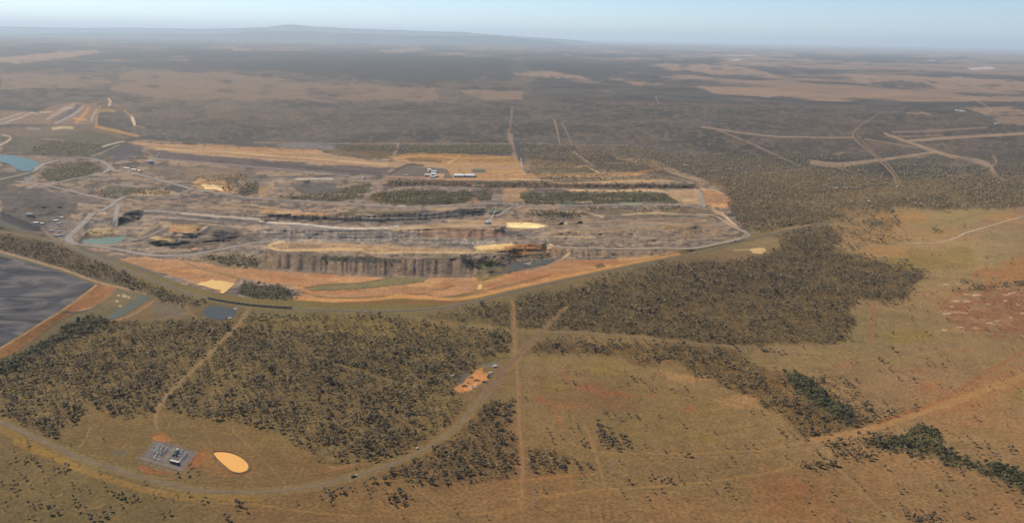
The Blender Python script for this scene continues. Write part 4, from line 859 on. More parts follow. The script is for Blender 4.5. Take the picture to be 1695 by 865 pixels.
# ------------------------------------------------------------------ roads, tracks, railway
def ribbon(name, pts, width, m, label, cat, lift=0.5, parent=None, offset=0.0, wob=0.12, seed=0, kind=True, crown=0.0):
    """a strip of given width in metres laid along a line traced over the ground"""
    q = spline(pts, 10)
    q3 = ground_at(q[:, 0], q[:, 1], hgt(q[:, 0], q[:, 1]))
    seg = np.linalg.norm(np.diff(q3[:, :2], axis=0), axis=1); s = np.concatenate([[0], np.cumsum(seg)])
    n = max(4, int(s[-1] / 9))
    t = np.linspace(0, s[-1], n)
    X = np.interp(t, s, q3[:, 0]); Y = np.interp(t, s, q3[:, 1]); Z = np.interp(t, s, q3[:, 2])
    tx = np.gradient(X); ty = np.gradient(Y); l = np.hypot(tx, ty) + 1e-9; nx, ny = -ty / l, tx / l
    wv = np.interp(np.linspace(0, 1, n), np.linspace(0, 1, len(np.atleast_1d(width))), np.atleast_1d(width))
    wl = wv / 2 * (1 + wob * 2 * (fbm(t / 30, t * 0 + seed, 61, 3) - .5)); wr = wv / 2 * (1 + wob * 2 * (fbm(t / 30, t * 0 + seed + 9, 63, 3) - .5))
    V = []
    for k in (-1, -.5, 0, .5, 1):
        o_ = offset + np.where(k < 0, wl, wr) * k
        x = X + nx * o_; y = Y + ny * o_
        ax, ay, _ = to_px(x, y, Z); z = hgt(ax, ay)
        for _ in range(2):
            ax, ay, _ = to_px(x, y, z); z = hgt(ax, ay)
        V.append(np.stack([x, y, np.maximum(z, np.where(abs(Z) > 0.5, Z - 2, -9)) + lift + crown * (1 - abs(k))], -1))
    Vv = np.stack(V, 1).reshape(-1, 3)
    F = [(i * 5 + j, i * 5 + j + 1, i * 5 + j + 6, i * 5 + j + 5) for i in range(n - 1) for j in range(4)]
    o = mesh_obj(name, Vv, F, m, parent, True)
    if kind: tagged(o, label, cat, 'structure')
    return o, np.stack([X, Y, Z], -1)
BIT = mat('weathered_bitumen', (0.205, 0.145, 0.085), 0.95, 0.05, 0.12, 0.05)
REDR = mat('red_gravel_road', (0.20, 0.125, 0.072), 0.95, 0.05, 0.12, 0.05)
DIRT = mat('pale_dirt', (0.25, 0.162, 0.082), 0.95, 0.1, 0.14, 0.06); DIRT2 = mat('orange_dirt', (0.28, 0.15, 0.07), 0.95, 0.1, 0.14, 0.06); DIRT3 = mat('grey_tan_dirt', (0.25, 0.17, 0.09), 0.95, 0.1, 0.14, 0.06)
HAUL = mat('haul_road_gravel', (0.31, 0.26, 0.212), 0.95, 0.1, 0.1, 0.03); HAULT = mat('tan_haul_road', (0.40, 0.295, 0.19), 0.95, 0.1, 0.1, 0.03)
BALL = mat('rail_ballast', (0.165, 0.135, 0.105), 0.95, 0.1, 0.15, 0.1); RAILM = mat('rail_steel', (0.16, 0.12, 0.09), 0.5, 0.4, 0.1, 0.5, 0.3)
ribbon('road', ROAD_PTS, [9,9,9,9,8,8,7], BIT, 'curved grey bitumen road sweeping round the wooded block', 'road', 0.12, crown=0.1, wob=.05)
ribbon('road', [(808,645),(828,620),(850,596),(872,574),(895,549),(915,528),(934,511)], [10,10,10,8,6], REDR, 'red brown gravel road running on from the bitumen curve', 'road', 0.12, wob=.08)
ribbon('dirt_track', [(410,514),(392,539),(365,566),(330,601),(300,631),(275,656),(259,680),(256,690),(260,712)], [6,6,5,5,4], DIRT, 'straight tan dirt track through the western bush', 'dirt track', 0.1, wob=.3)
ribbon('dirt_track', [(760,537),(840,545),(903,549),(967,550),(1040,556),(1102,562),(1190,571),(1260,573.5),(1400,572.5),(1530,570.5),(1740,568)], [4,6,5,5,5,5], DIRT3, 'long pale dirt track crossing from the bush to the open paddocks', 'dirt track', 0.1, wob=.3)
ribbon('dirt_track', [(848,497),(851,522),(851,545),(854,590),(857,634),(858,676),(861,719),(865,757),(865,793),(863,831)], [4,4,4,4,4,3.5], DIRT2, 'narrow orange track running straight up the middle of the paddocks', 'dirt track', 0.1, wob=.3)
ribbon('dirt_track', [(968,706),(981,733),(988,757),(995,782),(1001,806)], [3.5,4,3], DIRT2, 'short orange track past the small copse to the power pole', 'dirt track', 0.1, wob=.4)
ribbon('dirt_track', [(1345,729),(1376,757),(1401,789),(1436,824),(1500,880)], [4,4,3.5], DIRT, 'pale farm track running down beside the creek crossing', 'dirt track', 0.1, wob=.4)
ribbon('dirt_track', [(1380,409),(1430,407),(1505,402.5),(1550,401),(1580,394),(1597,386),(1630,376),(1700,356)], [2,3,6,8,8,6,5], mat('bright_gravel', (0.50, 0.40, 0.28), 0.95, .1, .1, .05), 'curving bright gravel road across the eastern paddock', 'dirt track', 0.1, wob=.4)
ribbon('dirt_track', [(1538,374),(1580,365),(1634,350)], [7,7], DIRT, 'straight tan track along the pale green paddock edge', 'dirt track', 0.1, wob=.3)
ribbon('road', [(1455,188),(1440,198),(1427,206),(1417,214),(1412,222),(1416,232),(1434,247),(1455,265),(1478,289),(1484,305)], [9,13,15,14,12], DIRT, 'western lane of the far straight road bending north', 'road', 0.6, wob=.2)
ribbon('road', [(1417,222),(1428,234),(1447,254),(1466,268),(1486,294),(1489,304)], [8,9,10,8], DIRT, 'eastern lane of the far straight road bending north', 'road', 0.6, wob=.2)
rail, railpath = ribbon('railway', RAILP, [9,9,9,9,8], BALL, 'single track coal railway curving round the front of the mine', 'railway', 0.5, wob=.08, crown=0.4)
for off in (-0.72, 0.72):
    ribbon('rail', RAILP, 0.14, RAILM, '', '', 1.05, rail, off, 0.0, 0, False)
for i, (pts, w, m, lab) in enumerate(HR):
    ribbon('haul_road', pts, np.array(w) * 0.9, HAULT if m == 'tan' else HAUL, lab, 'haul road', 1.0, seed=i * 3, wob=.1)

# ------------------------------------------------------------------ trees
def leaf_mat(name, c1, c2, attr=False):
    m = bpy.data.materials.new(name); m.use_nodes = True
    nt = m.node_tree; b = nt.nodes['Principled BSDF']; b.inputs['Roughness'].default_value = 0.8; b.inputs['Specular IOR Level'].default_value = 0.1
    mx = nt.nodes.new('ShaderNodeMix'); mx.data_type = 'RGBA'
    mx.inputs['A'].default_value = (*c1, 1); mx.inputs['B'].default_value = (*c2, 1)
    if attr:
        a = nt.nodes.new('ShaderNodeVertexColor'); a.layer_name = 'tone'
        nt.links.new(a.outputs['Color'], b.inputs['Base Color'])
        src = a.outputs['Color']
    else:
        oi = nt.nodes.new('ShaderNodeObjectInfo')
        g = nt.nodes.new('ShaderNodeNewGeometry')
        ad = nt.nodes.new('ShaderNodeMath'); ad.operation = 'ADD'
        s = nt.nodes.new('ShaderNodeMath'); s.operation = 'MULTIPLY'; s.inputs[1].default_value = 0.5
        nt.links.new(g.outputs['Random Per Island'], ad.inputs[0]); nt.links.new(oi.outputs['Random'], ad.inputs[1]); nt.links.new(ad.outputs[0], s.inputs[0])
        nt.links.new(s.outputs[0], mx.inputs['Factor'])
        src = mx.outputs['Result']; nt.links.new(src, b.inputs['Base Color'])
    tr = nt.nodes.new('ShaderNodeBsdfTranslucent'); nt.links.new(src, tr.inputs['Color'])
    sh = nt.nodes.new('ShaderNodeMixShader'); sh.inputs[0].default_value = 0.42
    nt.links.new(b.outputs[0], sh.inputs[1]); nt.links.new(tr.outputs[0], sh.inputs[2]); nt.links.new(sh.outputs[0], nt.nodes['Material Output'].inputs['Surface'])
    return m
L_GREY = leaf_mat('gum_leaves', (0.155, 0.118, 0.066), (0.25, 0.19, 0.105))
L_GREEN = leaf_mat('creek_leaves', (0.14, 0.13, 0.06), (0.20, 0.18, 0.086))
L_STUFF = leaf_mat('bush_leaves', (0.1, 0.1, 0.1), (0.1, 0.1, 0.1), True)
BARK = mat('gum_bark', (0.22, 0.18, 0.14), 0.9, 0.1, 0.15, 0.8)

GXc, GYc = np.meshgrid(np.arange(-150, 1850, 3.0), np.arange(150, 930, 3.0))
def density():
    """trees per square metre over the plain"""
    X, Y = mirror(GXc.ravel(), GYc.ravel())
    p = Paint(X, Y)
    d = np.full(len(X), 0.0)
    def put(pts, v, soft=5, jit=4, op='max'):
        i, a = p.poly(pts, soft, jit)
        d[i] = np.maximum(d[i], v * a) if op == 'max' else d[i] * (1 - a) + v * a
    put([(850,560),(1695,560),(1695,865),(850,865)], .0005); put([(0,700),(850,830),(850,865),(0,865)], .00035); put([(1380,400),(1695,345),(1695,570),(1420,570)], .0004)
    put([(1440,470),(1695,430),(1695,565),(1440,565)], .0007); put([(0,740),(120,775),(180,820),(160,865),(0,865)], .0013, 20, 10); put([(1480,740),(1640,790),(1600,865),(1440,850)], .0011, 20, 12)
    put([(1000,620),(1250,660),(1230,720),(960,700)], .0006, 20, 10); put([(560,800),(640,790),(620,840),(540,830)], .0012, 10, 8)
    put(W_MAIN_OPEN, .004); put(W_MAIN, .0130, 16, 9); put(W_MAIN_OPEN, .0055, 10, 8, 'set'); put(W_ROAD, .014, 14, 8); put(W_ROAD_CLUMP, .018); put(W_COPSE, .013); put(W_COPSE2, .018); put([(1045,733),(1100,730),(1160,726),(1160,732),(1100,738),(1050,742)], .004)
    put(W_BIG, .0120, 22, 13); put([(1130,505),(1250,480),(1380,480),(1390,540),(1320,562),(1190,560)], .0075, 16, 10, 'set'); put(W_STRIP, .0085, 20, 12); put([(890,565),(1000,568),(1190,580),(1180,590),(960,584),(880,580)], .012)
    put(W_CREEK_A, .0095, 14, 9); put(W_CREEK_CORE, .021, 7, 5); put(W_CREEK_NE, .0065, 14, 9); put(W_CREEK_B, .0105, 12, 8); put(W_CREEK_B_CORE, .018, 8, 8); put(W_SOUTH, .012)
    put([(1450,690),(1500,672),(1540,660),(1545,668),(1500,684),(1460,698)], .007); put([(1323,768),(1350,764),(1383,768),(1383,773),(1326,776)], .016); put([(1500,756),(1560,762),(1610,775),(1560,772)], .007)
    put(W_CORRIDOR, .013); put(W_DAM, .022); put(W_PADVEG, .014); put([(410,482),(490,486),(488,494),(430,492)], .02)
    put([(330,428),(400,420),(430,432),(420,444)], .010); put([(530,424),(660,428),(660,433),(528,430)], .004); put([(762,424),(778,424),(790,440),(780,448)], .012); put([(791,436),(806,431),(830,432),(824,440)], .012); put([(840,428),(910,424),(914,429),(850,434)], .014)
    for w in W_REHAB: put(w, .0085, 4, 3)
    put([(640,320),(700,318),(780,320),(780,334),(650,334)], .012, 4, 3); put([(870,334),(1100,332),(1140,337),(870,339)], .006, 3, 2); put([(300,288),(410,288),(420,320),(390,324),(330,300)], .004)
    put([(560,240),(660,241),(660,249),(560,248)], .011, 3, 2); put([(664,240),(850,240),(850,252),(668,254)], .011, 3, 2); put([(870,250),(1000,255),(1080,275),(1120,290),(1000,283),(880,280)], .008, 4, 3); put([(870,284),(1110,293),(1110,297),(900,299)], .006, 3, 2)
    put([(640,300),(870,302),(1150,306),(1150,310),(870,308),(640,306)], .006, 3, 2); put([(870,350),(960,351),(990,359),(900,360)], .009, 3, 2); put([(940,343),(1160,344),(1165,350),(1000,352)], .004, 3, 2)
    put([(780,314),(820,312),(812,334),(785,334)], .010); put([(410,302),(430,302),(424,320),(395,324)], .010); put([(150,316),(260,310),(290,322),(180,332)], .006); put([(74,290),(150,270),(168,280),(130,292)], .009)
    for w in W_MIDR: put(w, .0125, 7, 6)
    put([(1160,300),(1400,290),(1695,290),(1695,342),(1540,348),(1420,352),(1370,380),(1300,400),(1230,380),(1215,330)], .0085, 14, 10); put([(1380,350),(1500,345),(1470,400),(1390,420),(1360,380)], .003, 12, 8)
    put([(1120,255),(1695,250),(1695,300),(1200,306)], .011, 10, 8); put([(860,236),(1120,250),(1200,300),(1110,284),(990,262),(860,252)], .011, 6, 4)
    put([(1480,488),(1490,478),(1460,470),(1440,480)], .012); put([(1456,486),(1502,484),(1498,496),(1460,498)], .020, 3, 2)
    put([(1604,480),(1612,472),(1628,473),(1634,480),(1620,483)], .022, 2, 2); put([(1634,477),(1650,470),(1680,468),(1695,468),(1690,475),(1660,480)], .009, 3, 3); put([(1570,480),(1580,476),(1592,478),(1580,487)], .018, 2, 2); put([(1590,463),(1612,464),(1608,468),(1592,468)], .012, 2, 2)
    put([(728,604),(748,595),(768,600),(766,606),(740,608)], .022, 2, 2); put([(780,598),(845,585),(842,600),(800,606)], .001, 3, 3, 'set'); put([(1536,380),(1550,379),(1562,386),(1545,388)], .014, 2, 2)
    put([(28,694),(44,690),(66,695),(62,706),(40,706)], .024, 2, 2); put([(84,712),(98,706),(100,718),(90,721)], .024, 2, 2); put([(256,488),(330,498),(330,510),(260,500)], .006)
    put([(1600,300),(1695,250),(1695,330)], .012)
    # what keeps trees away
    def clr(pts, w):
        i, a = p.line(spline(pts, 5), w, 2.0, 0.8); d[i] *= 1 - np.clip(a, 0, 1)
    for pts, w in CLEAR: clr(pts, w)
    clr(ROAD_PTS, 26 if False else 24); clr(RAILP, 9); clr([(848,497),(851,545),(857,634),(861,719),(865,793),(863,831)], 8); clr([(968,706),(981,733),(988,757),(1001,806)], 7)
    clr([(903,549),(967,550),(1040,556),(1102,562),(1190,571),(1260,573),(1400,572),(1695,568)], 7); clr([(1345,729),(1412,717),(1457,704),(1542,676),(1648,639),(1700,621)], 12); clr([(1345,729),(1376,757),(1401,789),(1436,824),(1500,880)], 6)
    clr([(1412,220),(1434,247),(1455,265),(1484,305)], 16); clr([(1345,269),(1440,267),(1550,251),(1630,271),(1660,299)], 8)
    clr([(196,440),(240,460),(300,480),(360,494),(430,503),(500,505),(600,505),(700,503),(780,495),(860,478)], 15); clr([(860,478),(960,455),(1060,434),(1150,416),(1250,392),(1320,376)], 9)
    for pts, w, m, lab in HR: clr(pts, 7)
    for i_, a_ in (p.poly([(228,750),(256,722),(330,742),(306,782)], 3, 1), p.poly([(340,742),(385,740),(420,760),(415,788),(350,782)], 3, 1), p.poly([(752,650),(775,620),(800,604),(832,606),(812,640),(785,655)], 3, 1), p.poly([(330,500),(395,502),(395,530),(335,530)], 3, 1), p.poly([(172,527),(200,505),(225,486),(246,488),(235,506),(195,530)], 3, 1), p.poly(TAIL, 3, 1), p.poly([(104,514),(163,469),(192,475),(187,488),(126,515),(60,556),(0,600),(0,577)], 2, 1)):
        d[i_] *= 1 - a_
    return d.reshape(GXc.shape)
DENS = density()
dr_ = rays(GXc, GYc); dz_ = np.maximum(-dr_[..., 2], 1e-3)
dist_ = CAM_H / dz_ * np.linalg.norm(dr_, axis=-1)
AREA = (3.0 / FPX) ** 2 * (CAM_H ** 2) / dz_ ** 3          # ground under each 3 x 3 cell
clump = fbm(dr_[..., 0] / dz_ * CAM_H / 55, dr_[..., 1] / dz_ * CAM_H / 55, 44, 3)
clump = np.where(DENS > .002, 0.5 + 1.0 * smooth(.32, .66, clump), 0.15 + 2.2 * smooth(.45, .75, clump))
EXPN = DENS * AREA * clump * smooth(7000, 3600, dist_) * 1.3
CNT = RNG.poisson(EXPN)
rr, cc = np.nonzero(CNT)
rep = CNT[rr, cc]
tpx = np.repeat(GXc[rr, cc], rep) + (RNG.random(rep.sum()) - .5) * 3
tpy = np.repeat(GYc[rr, cc], rep) + (RNG.random(rep.sum()) - .5) * 3
tden = np.repeat(DENS[rr, cc], rep)
# single trees and small groups that stand out, traced one by one: (x, y, size)
SPOTS = [(16,765,.8),(44,762,1.2),(50,758,1),(56,764,1),(62,768,1.1),(40,767,.9),(88,775,.9),(94,780,1),(98,778,.9),(90,783,.8),(110,773,1.4),(114,775,1.2),(107,778,1),(73,797,.8),(120,801,.8),(121,806,.7),(131,812,.7),(148,814,.8),(85,821,.8),(173,803,.9),(177,810,.9),(186,817,1.2),(190,820,1.1),(196,823,1.2),(204,822,1.3),(207,828,1.1),(216,828,1.2),(222,825,1.3),(230,828,1.1),(125,836,1),(131,834,.9),(139,838,.8),(130,847,1),(202,839,.9),(184,845,1),(172,852,1.4),(176,855,1.2),(146,855,1.3),(152,858,1.3),(165,860,1.3),(90,840,.8),(66,838,.9),(64,832,.8),
 (22,800,1.1),(18,806,1),(24,812,1),(30,808,1.1),(26,818,.9),(4,800,1),(10,835,.9),(52,806,.9),(240,800,.8),(340,828,1.1),(336,832,.9),(390,834,1.3),(396,836,1.4),(401,838,1.2),(392,842,1.1),(408,846,1),(372,856,1.2),(378,860,1.2),(264,820,.8),(312,820,.9),(282,851,1),(270,853,.9),(165,783,.7),
 (538,812,1),(543,816,1.2),(548,820,1.3),(552,817,1.3),(557,814,1.2),(546,824,1),(566,812,1.3),(569,816,1.1),(580,810,.9),(588,811,.8),(604,802,.9),(606,808,1),(618,796,1.4),(622,798,1.3),(612,797,1.1),(637,814,1.1),(640,820,1),(645,830,1.1),(636,797,1.2),(570,818,.9),(548,834,1),(530,824,.9),
 (870,660,1),(948,634,1),(950,636,.8),(1010,621,.9),(1034,618,1),(1045,626,1.2),(1048,630,1),(1060,631,.9),(1023,638,1),(1075,644,1),(1080,648,1.1),(1134,643,1.1),(1136,646,.9),(1112,648,1),(1000,681,1),(1002,684,.9),(1008,692,.9),(1016,686,.9),(1027,695,1.1),(1040,688,1),(1053,690,1.1),(1055,693,1),(1090,690,1),(1130,706,1.1),(905,713,1),(907,718,.9),(912,724,.9),(914,733,.9),(928,725,1),(945,712,1),(958,712,1),(966,730,1.3),(962,735,1.3),(970,738,1.2),(955,770,1.2),(950,765,1.3),(958,775,1.2),(972,772,1.1),(978,775,1),(1130,753,1.3),(1138,755,1.2),(1142,754,1),(1145,660,1),(1068,705,.8),(886,812,.8),(900,814,.9),(1024,766,.8),(1079,790,1),(1090,793,1),(1074,793,.9),(1104,794,1.2),(1100,797,.9),(1124,792,.9),(1150,788,.8),(1200,740,1),(1235,741,1),(1246,740,1),(1169,803,.8),(1095,813,1),(1080,814,.9),(1102,824,.8),(1034,824,.8),(1027,813,.9),(1243,684,1),(1260,684,1),(1100,748,.8),
 (1290,715,1.2),(1296,719,1.1),(1298,724,1),(1316,724,1),(1350,748,1.2),(1352,751,1),(1372,733,1.3),(1378,737,1.1),(1383,739,1),(1300,757,.9),(1353,784,.8),(1332,829,1),(1342,850,.9),(1412,795,.9),(1426,809,.9),(1456,850,1),(1467,713,1.2),(1549,806,1.1),(1550,809,.9),(1568,792,1),(1567,787,.9),(1588,776,1),(1588,780,.9),(1614,738,1.2),(1618,739,1),(1637,746,1.1),(1620,750,.8),(1668,741,.8),(1672,750,1),(1616,754,.8),(1628,765,1),(1651,753,.7),(1600,724,.9),(1555,640,.8),(1573,645,1),(1637,643,1),(1660,632,1),(1666,803,1.4),(1668,808,1.2),(1664,798,1.2),(1660,812,1),(1640,795,1.2),(1645,800,1.1),(1590,785,1),(1601,853,1.2),(1597,856,1),(1605,806,.9),(1688,832,1),(1680,836,.9),(1676,830,.8),(1560,818,.8),(1645,838,.9),
 (1455,596,1.4),(1460,599,1.3),(1470,604,1),(1472,612,1.1),(1474,615,1),(1534,596,.9),(1534,604,1),(1543,602,.9),(1560,606,1.3),(1580,606,.8),(1343,591,.9),(1359,592,.9),(1319,587,1.1),(1296,584,1.4),(1290,586,1.2),(1283,595,1),(1390,586,.7),(1395,628,1.4),(1391,630,1.3),(1400,632,1.3),(1414,629,1.2),(1418,632,1.2),(1448,540,1),(1463,480,1),(1508,530,.9),(1560,612,.8),(1568,531,1.2),(1567,528,1),(1618,529,1.1),(1651,543,1.2),(1625,497,1.4),(1590,490,.9),(1553,505,.9),(1635,375,.8),(1500,390,.9),(1508,398,.9),(1490,393,1),(1430,500,.8),(1605,466,.9),(1690,500,.9),(1685,510,.9)]
S = np.array(SPOTS)
n0 = len(S)
tpx = np.concatenate([S[:, 0], tpx]); tpy = np.concatenate([S[:, 1], tpy]); tden = np.concatenate([np.full(n0, 0.0005), tden])
hh = np.where((tpx > -100) & (tpx < 1330), hgt(tpx, tpy), 0)
TP = ground_at(tpx, tpy, hh)
N = len(TP)
q_ = Paint(tpx, tpy)
green = np.zeros(N)
for pl, v in ((W_CREEK_CORE, .85), (W_CREEK_B_CORE, .85), (W_DAM, .7), (W_REHAB[0], .6), (W_REHAB[1], .6), (W_PADVEG, .5)):
    i, a = q_.poly(pl, 3, 1); green[i] = np.maximum(green[i], v * a)
size = np.exp(RNG.normal(0, 0.42, N)) * np.where(green > .8, 1.2, 1.0)
size[:n0] = S[:, 2] * 1.4
size = np.where((tden < .003) & (np.arange(N) >= n0), size * 0.72, size)
TR = 1.95 * size                                   # crown radius
TH = (5.9 * size ** 0.8) * (0.85 + 0.3 * RNG.random(N))
tdist = np.linalg.norm(TP - np.array([0, 0, CAM_H]), axis=1)
tone = RNG.random(N)
inf = (tpx > 2) & (tpx < PW - 2) & (tpy > 3) & (tpy < PH + 1)
show = np.where(inf, TR / tdist, -1)
order = np.argsort(-show * np.where(tdist < 2200, 1, 0.5))
single = order[:300]
rest = np.setdiff1d(np.arange(N), single)

def crown_faces(rs, nf, R, H, sz):
    """leaf clumps spread through several lobes; returns verts (nf*4,3)"""
    nl = 5
    lob = np.stack([rs.normal(0, .42, nl) * R, rs.normal(0, .42, nl) * R, H * (.50 + .32 * rs.random(nl))], -1)
    lob[0] = (0, 0, H * .74)
    lr = R * (.48 + .25 * rs.random(nl))
    k = rs.integers(0, nl, nf)
    dv = rs.normal(0, 1, (nf, 3)); dv /= np.linalg.norm(dv, axis=1)[:, None]
    rr_ = lr[k] * (.35 + .65 * rs.random(nf) ** .5)
    c = lob[k] + dv * rr_[:, None] * np.array([1, 1, .72]); c[:, 2] = np.clip(c[:, 2], H * .22, H * 1.0)
    nrm = dv * .6 + np.array([0, 0, .55]) + rs.normal(0, .4, (nf, 3)); nrm /= np.linalg.norm(nrm, axis=1)[:, None]
    u = np.cross(nrm, rs.normal(0, 1, (nf, 3))); u /= np.linalg.norm(u, axis=1)[:, None] + 1e-9
    v = np.cross(nrm, u)
    s = sz * (.6 + .8 * rs.random(nf))[:, None]
    return np.stack([c - u * s - v * s * .7, c + u * s - v * s * .55, c + u * s * .8 + v * s * .7, c - u * s * .7 + v * s], 1).reshape(-1, 3)
PROTO = []
for k in range(10):
    rs = np.random.default_rng(100 + k)
    V = crown_faces(rs, 95, 3.1, 7.6, 0.62)
    me = bpy.data.meshes.new('crown'); me.from_pydata([tuple(v) for v in V], [], [(i * 4, i * 4 + 1, i * 4 + 2, i * 4 + 3) for i in range(95)]); me.materials.append(L_GREEN if k >= 7 else L_GREY)
    B = MB(); lean = rs.normal(0, .3, 2)
    B.bar((0, 0, -.3), (lean[0], lean[1], 3.2), .24, .15, 7)
    for j in range(4):
        a = rs.random() * 6.28; B.bar((lean[0], lean[1], 2.6 + .3 * j), (lean[0] + math.cos(a) * 1.5, lean[1] + math.sin(a) * 1.5, 4.8 + rs.random()), .12, .05, 5)
    mt = bpy.data.meshes.new('trunk'); mt.from_pydata(B.v, [], B.f); mt.materials.append(BARK)
    PROTO.append((me, mt))

ZONES = [  # (outline, what the group stands on or beside, group)
 (W_CREEK_B, 'along the lower creek bend', 'trees along the lower creek'), (W_CREEK_A, 'in the upper creek thicket', 'trees along the upper creek'), (W_CREEK_NE, 'on the red slope above the creek', 'trees above the creek'),
 (W_COPSE, 'in the copse beside the straight orange track', 'trees of the small copse'), (W_COPSE2, 'in the copse above the power poles', 'trees of the upper copse'), (W_ROAD_CLUMP, 'in the clump below the wooded triangle', 'trees of the little clump'),
 (W_ROAD, 'in the wooded triangle inside the road curve', 'trees of the wooded triangle'), (W_MAIN, 'along the edge of the wooded block', 'trees edging the wooded block'), (W_SOUTH, 'in the thicket beside the farm track', 'trees of the foot thicket'),
 ([(-9,690),(60,728),(150,772),(180,780),(180,870),(-9,870)], 'in the scrubby paddock below the bitumen road', 'trees of the scrubby paddock'), ([(180,775),(250,800),(430,820),(480,815),(480,870),(180,870)], 'below the lowest sweep of the bitumen road', 'trees below the road sweep'),
 ([(480,810),(560,795),(640,770),(680,760),(700,800),(700,870),(480,870)], 'on the verge below the dark truck', 'trees on the road verge'), ([(820,560),(880,560),(880,870),(690,870),(700,800),(760,700)], 'beside the narrow straight orange track', 'trees beside the orange track'),
 ([(880,560),(1300,560),(1300,742),(880,742)], 'in the red scalded paddock', 'trees of the scalded paddock'), ([(880,742),(1340,742),(1440,870),(700,870)], 'on the plain round the power poles', 'trees round the power poles'),
 ([(1340,720),(1700,620),(1700,870),(1440,870)], 'on the brown slope below the creek', 'trees on the brown slope'), ([(1200,560),(1700,560),(1700,640),(1340,730),(1200,700)], 'in the paddock below the long track', 'trees below the long track'),
 ([(150,680),(480,700),(560,790),(430,812),(250,790),(130,755)], 'on the flat round the substation', 'trees round the substation'), ([(-9,-9),(1750,-9),(1750,900),(-9,900)], 'in the open country beyond the long track', 'trees of the open country')]
zid = np.full(N, len(ZONES) - 1)
for z in range(len(ZONES) - 1, -1, -1):
    pl = np.array(ZONES[z][0], float)
    x = tpx[single]; y = tpy[single]; ins = np.zeros(len(single), bool)
    for i in range(len(pl)):
        x1, y1 = pl[i - 1]; x2, y2 = pl[i]
        if y1 != y2: ins ^= ((y1 > y) != (y2 > y)) & (x < (x2 - x1) * (y - y1) / (y2 - y1) + x1)
    zid[single[ins]] = z
def ordn(n): return {1: 'first', 2: 'second', 3: 'third'}.get(n, f"{n}{'th' if 10 <= n % 100 <= 20 else {1:'st',2:'nd',3:'rd'}.get(n % 10, 'th')}")
for z in range(len(ZONES)):
    mem = sorted([t for t in single if zid[t] == z], key=lambda t: tpx[t])
    for n, t in enumerate(mem, 1):
        szw = 'tall' if TH[t] > 9 else ('low' if TH[t] < 6.6 else 'middling')
        k = (7 + t % 3) if green[t] > .6 else t % 7
        col_ = 'green' if k >= 7 else ('grey' if tone[t] > .5 else 'brown')
        where = f'{ordn(n)} from left {ZONES[z][1]}' if len(mem) > 1 else f'only one {ZONES[z][1]}'
        root = thing('gum_tree', TP[t].tolist(), f'{szw} {col_} gum, {where}', 'tree', RNG.random() * 6.28, ZONES[z][2])
        s = TR[t] / 3.1; hz = TH[t] / 7.6
        root.scale = (s, s, hz)
        for nm, me in (('trunk', PROTO[k][1]), ('crown', PROTO[k][0])):
            o = bpy.data.objects.new(nm, me); COL.objects.link(o); o.parent = root
# everything further off: the bush as one mass
def bush():
    vs, fs, cs = [], [], []
    for lo, hi, nf, sz in ((0, 1500, 34, .95), (1500, 2400, 22, 1.15), (2400, 3600, 14, 1.45), (3600, 5200, 10, 1.7), (5200, 9000, 8, 1.9)):
        ids = rest[(tdist[rest] >= lo) & (tdist[rest] < hi)]
        if not len(ids): continue
        forms = [crown_faces(np.random.default_rng(900 + k), nf, 3.1, 7.6, sz).reshape(nf, 4, 3) for k in range(24)]
        kk = RNG.integers(0, 24, len(ids)); F3 = np.array(forms)[kk]                     # n, nf, 4, 3
        a = RNG.random(len(ids)) * 6.283; ca, sa = np.cos(a)[:, None, None], np.sin(a)[:, None, None]
        s = (TR[ids] / 3.1)[:, None, None]; hz = (TH[ids] / 7.6)[:, None, None]
        x = (F3[..., 0] * ca - F3[..., 1] * sa) * s; y = (F3[..., 0] * sa + F3[..., 1] * ca) * s; z_ = F3[..., 2] * hz
        Wv = np.stack([x, y, z_], -1) + TP[ids][:, None, None, :]
        vs.append(Wv.reshape(-1, 3))
        t = tone[ids][:, None]
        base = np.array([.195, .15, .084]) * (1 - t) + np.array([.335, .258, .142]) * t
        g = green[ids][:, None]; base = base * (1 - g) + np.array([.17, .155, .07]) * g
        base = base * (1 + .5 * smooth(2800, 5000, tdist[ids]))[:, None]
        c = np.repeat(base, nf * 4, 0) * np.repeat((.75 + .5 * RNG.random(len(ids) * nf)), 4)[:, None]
        cs.append(c)
    V = np.concatenate(vs).astype(np.float32); C_ = np.concatenate(cs)
    nq = len(V) // 4
    me = bpy.data.meshes.new('bushland')
    me.vertices.add(len(V)); me.vertices.foreach_set('co', V.ravel())
    me.loops.add(nq * 4); me.polygons.add(nq)
    me.loops.foreach_set('vertex_index', np.arange(nq * 4, dtype=np.int32)); me.polygons.foreach_set('loop_start', (np.arange(nq) * 4).astype(np.int32))
    me.update(calc_edges=True)
    at = me.color_attributes.new('tone', 'FLOAT_COLOR', 'POINT')
    at.data.foreach_set('color', np.concatenate([C_, np.ones((len(C_), 1))], 1).astype(np.float32).ravel())
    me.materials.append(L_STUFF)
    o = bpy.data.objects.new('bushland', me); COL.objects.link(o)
    tagged(o, 'dry open eucalypt bush covering the plain round the mine', 'bush', 'stuff')
    print('TREES', N, 'quads', nq)
bush()

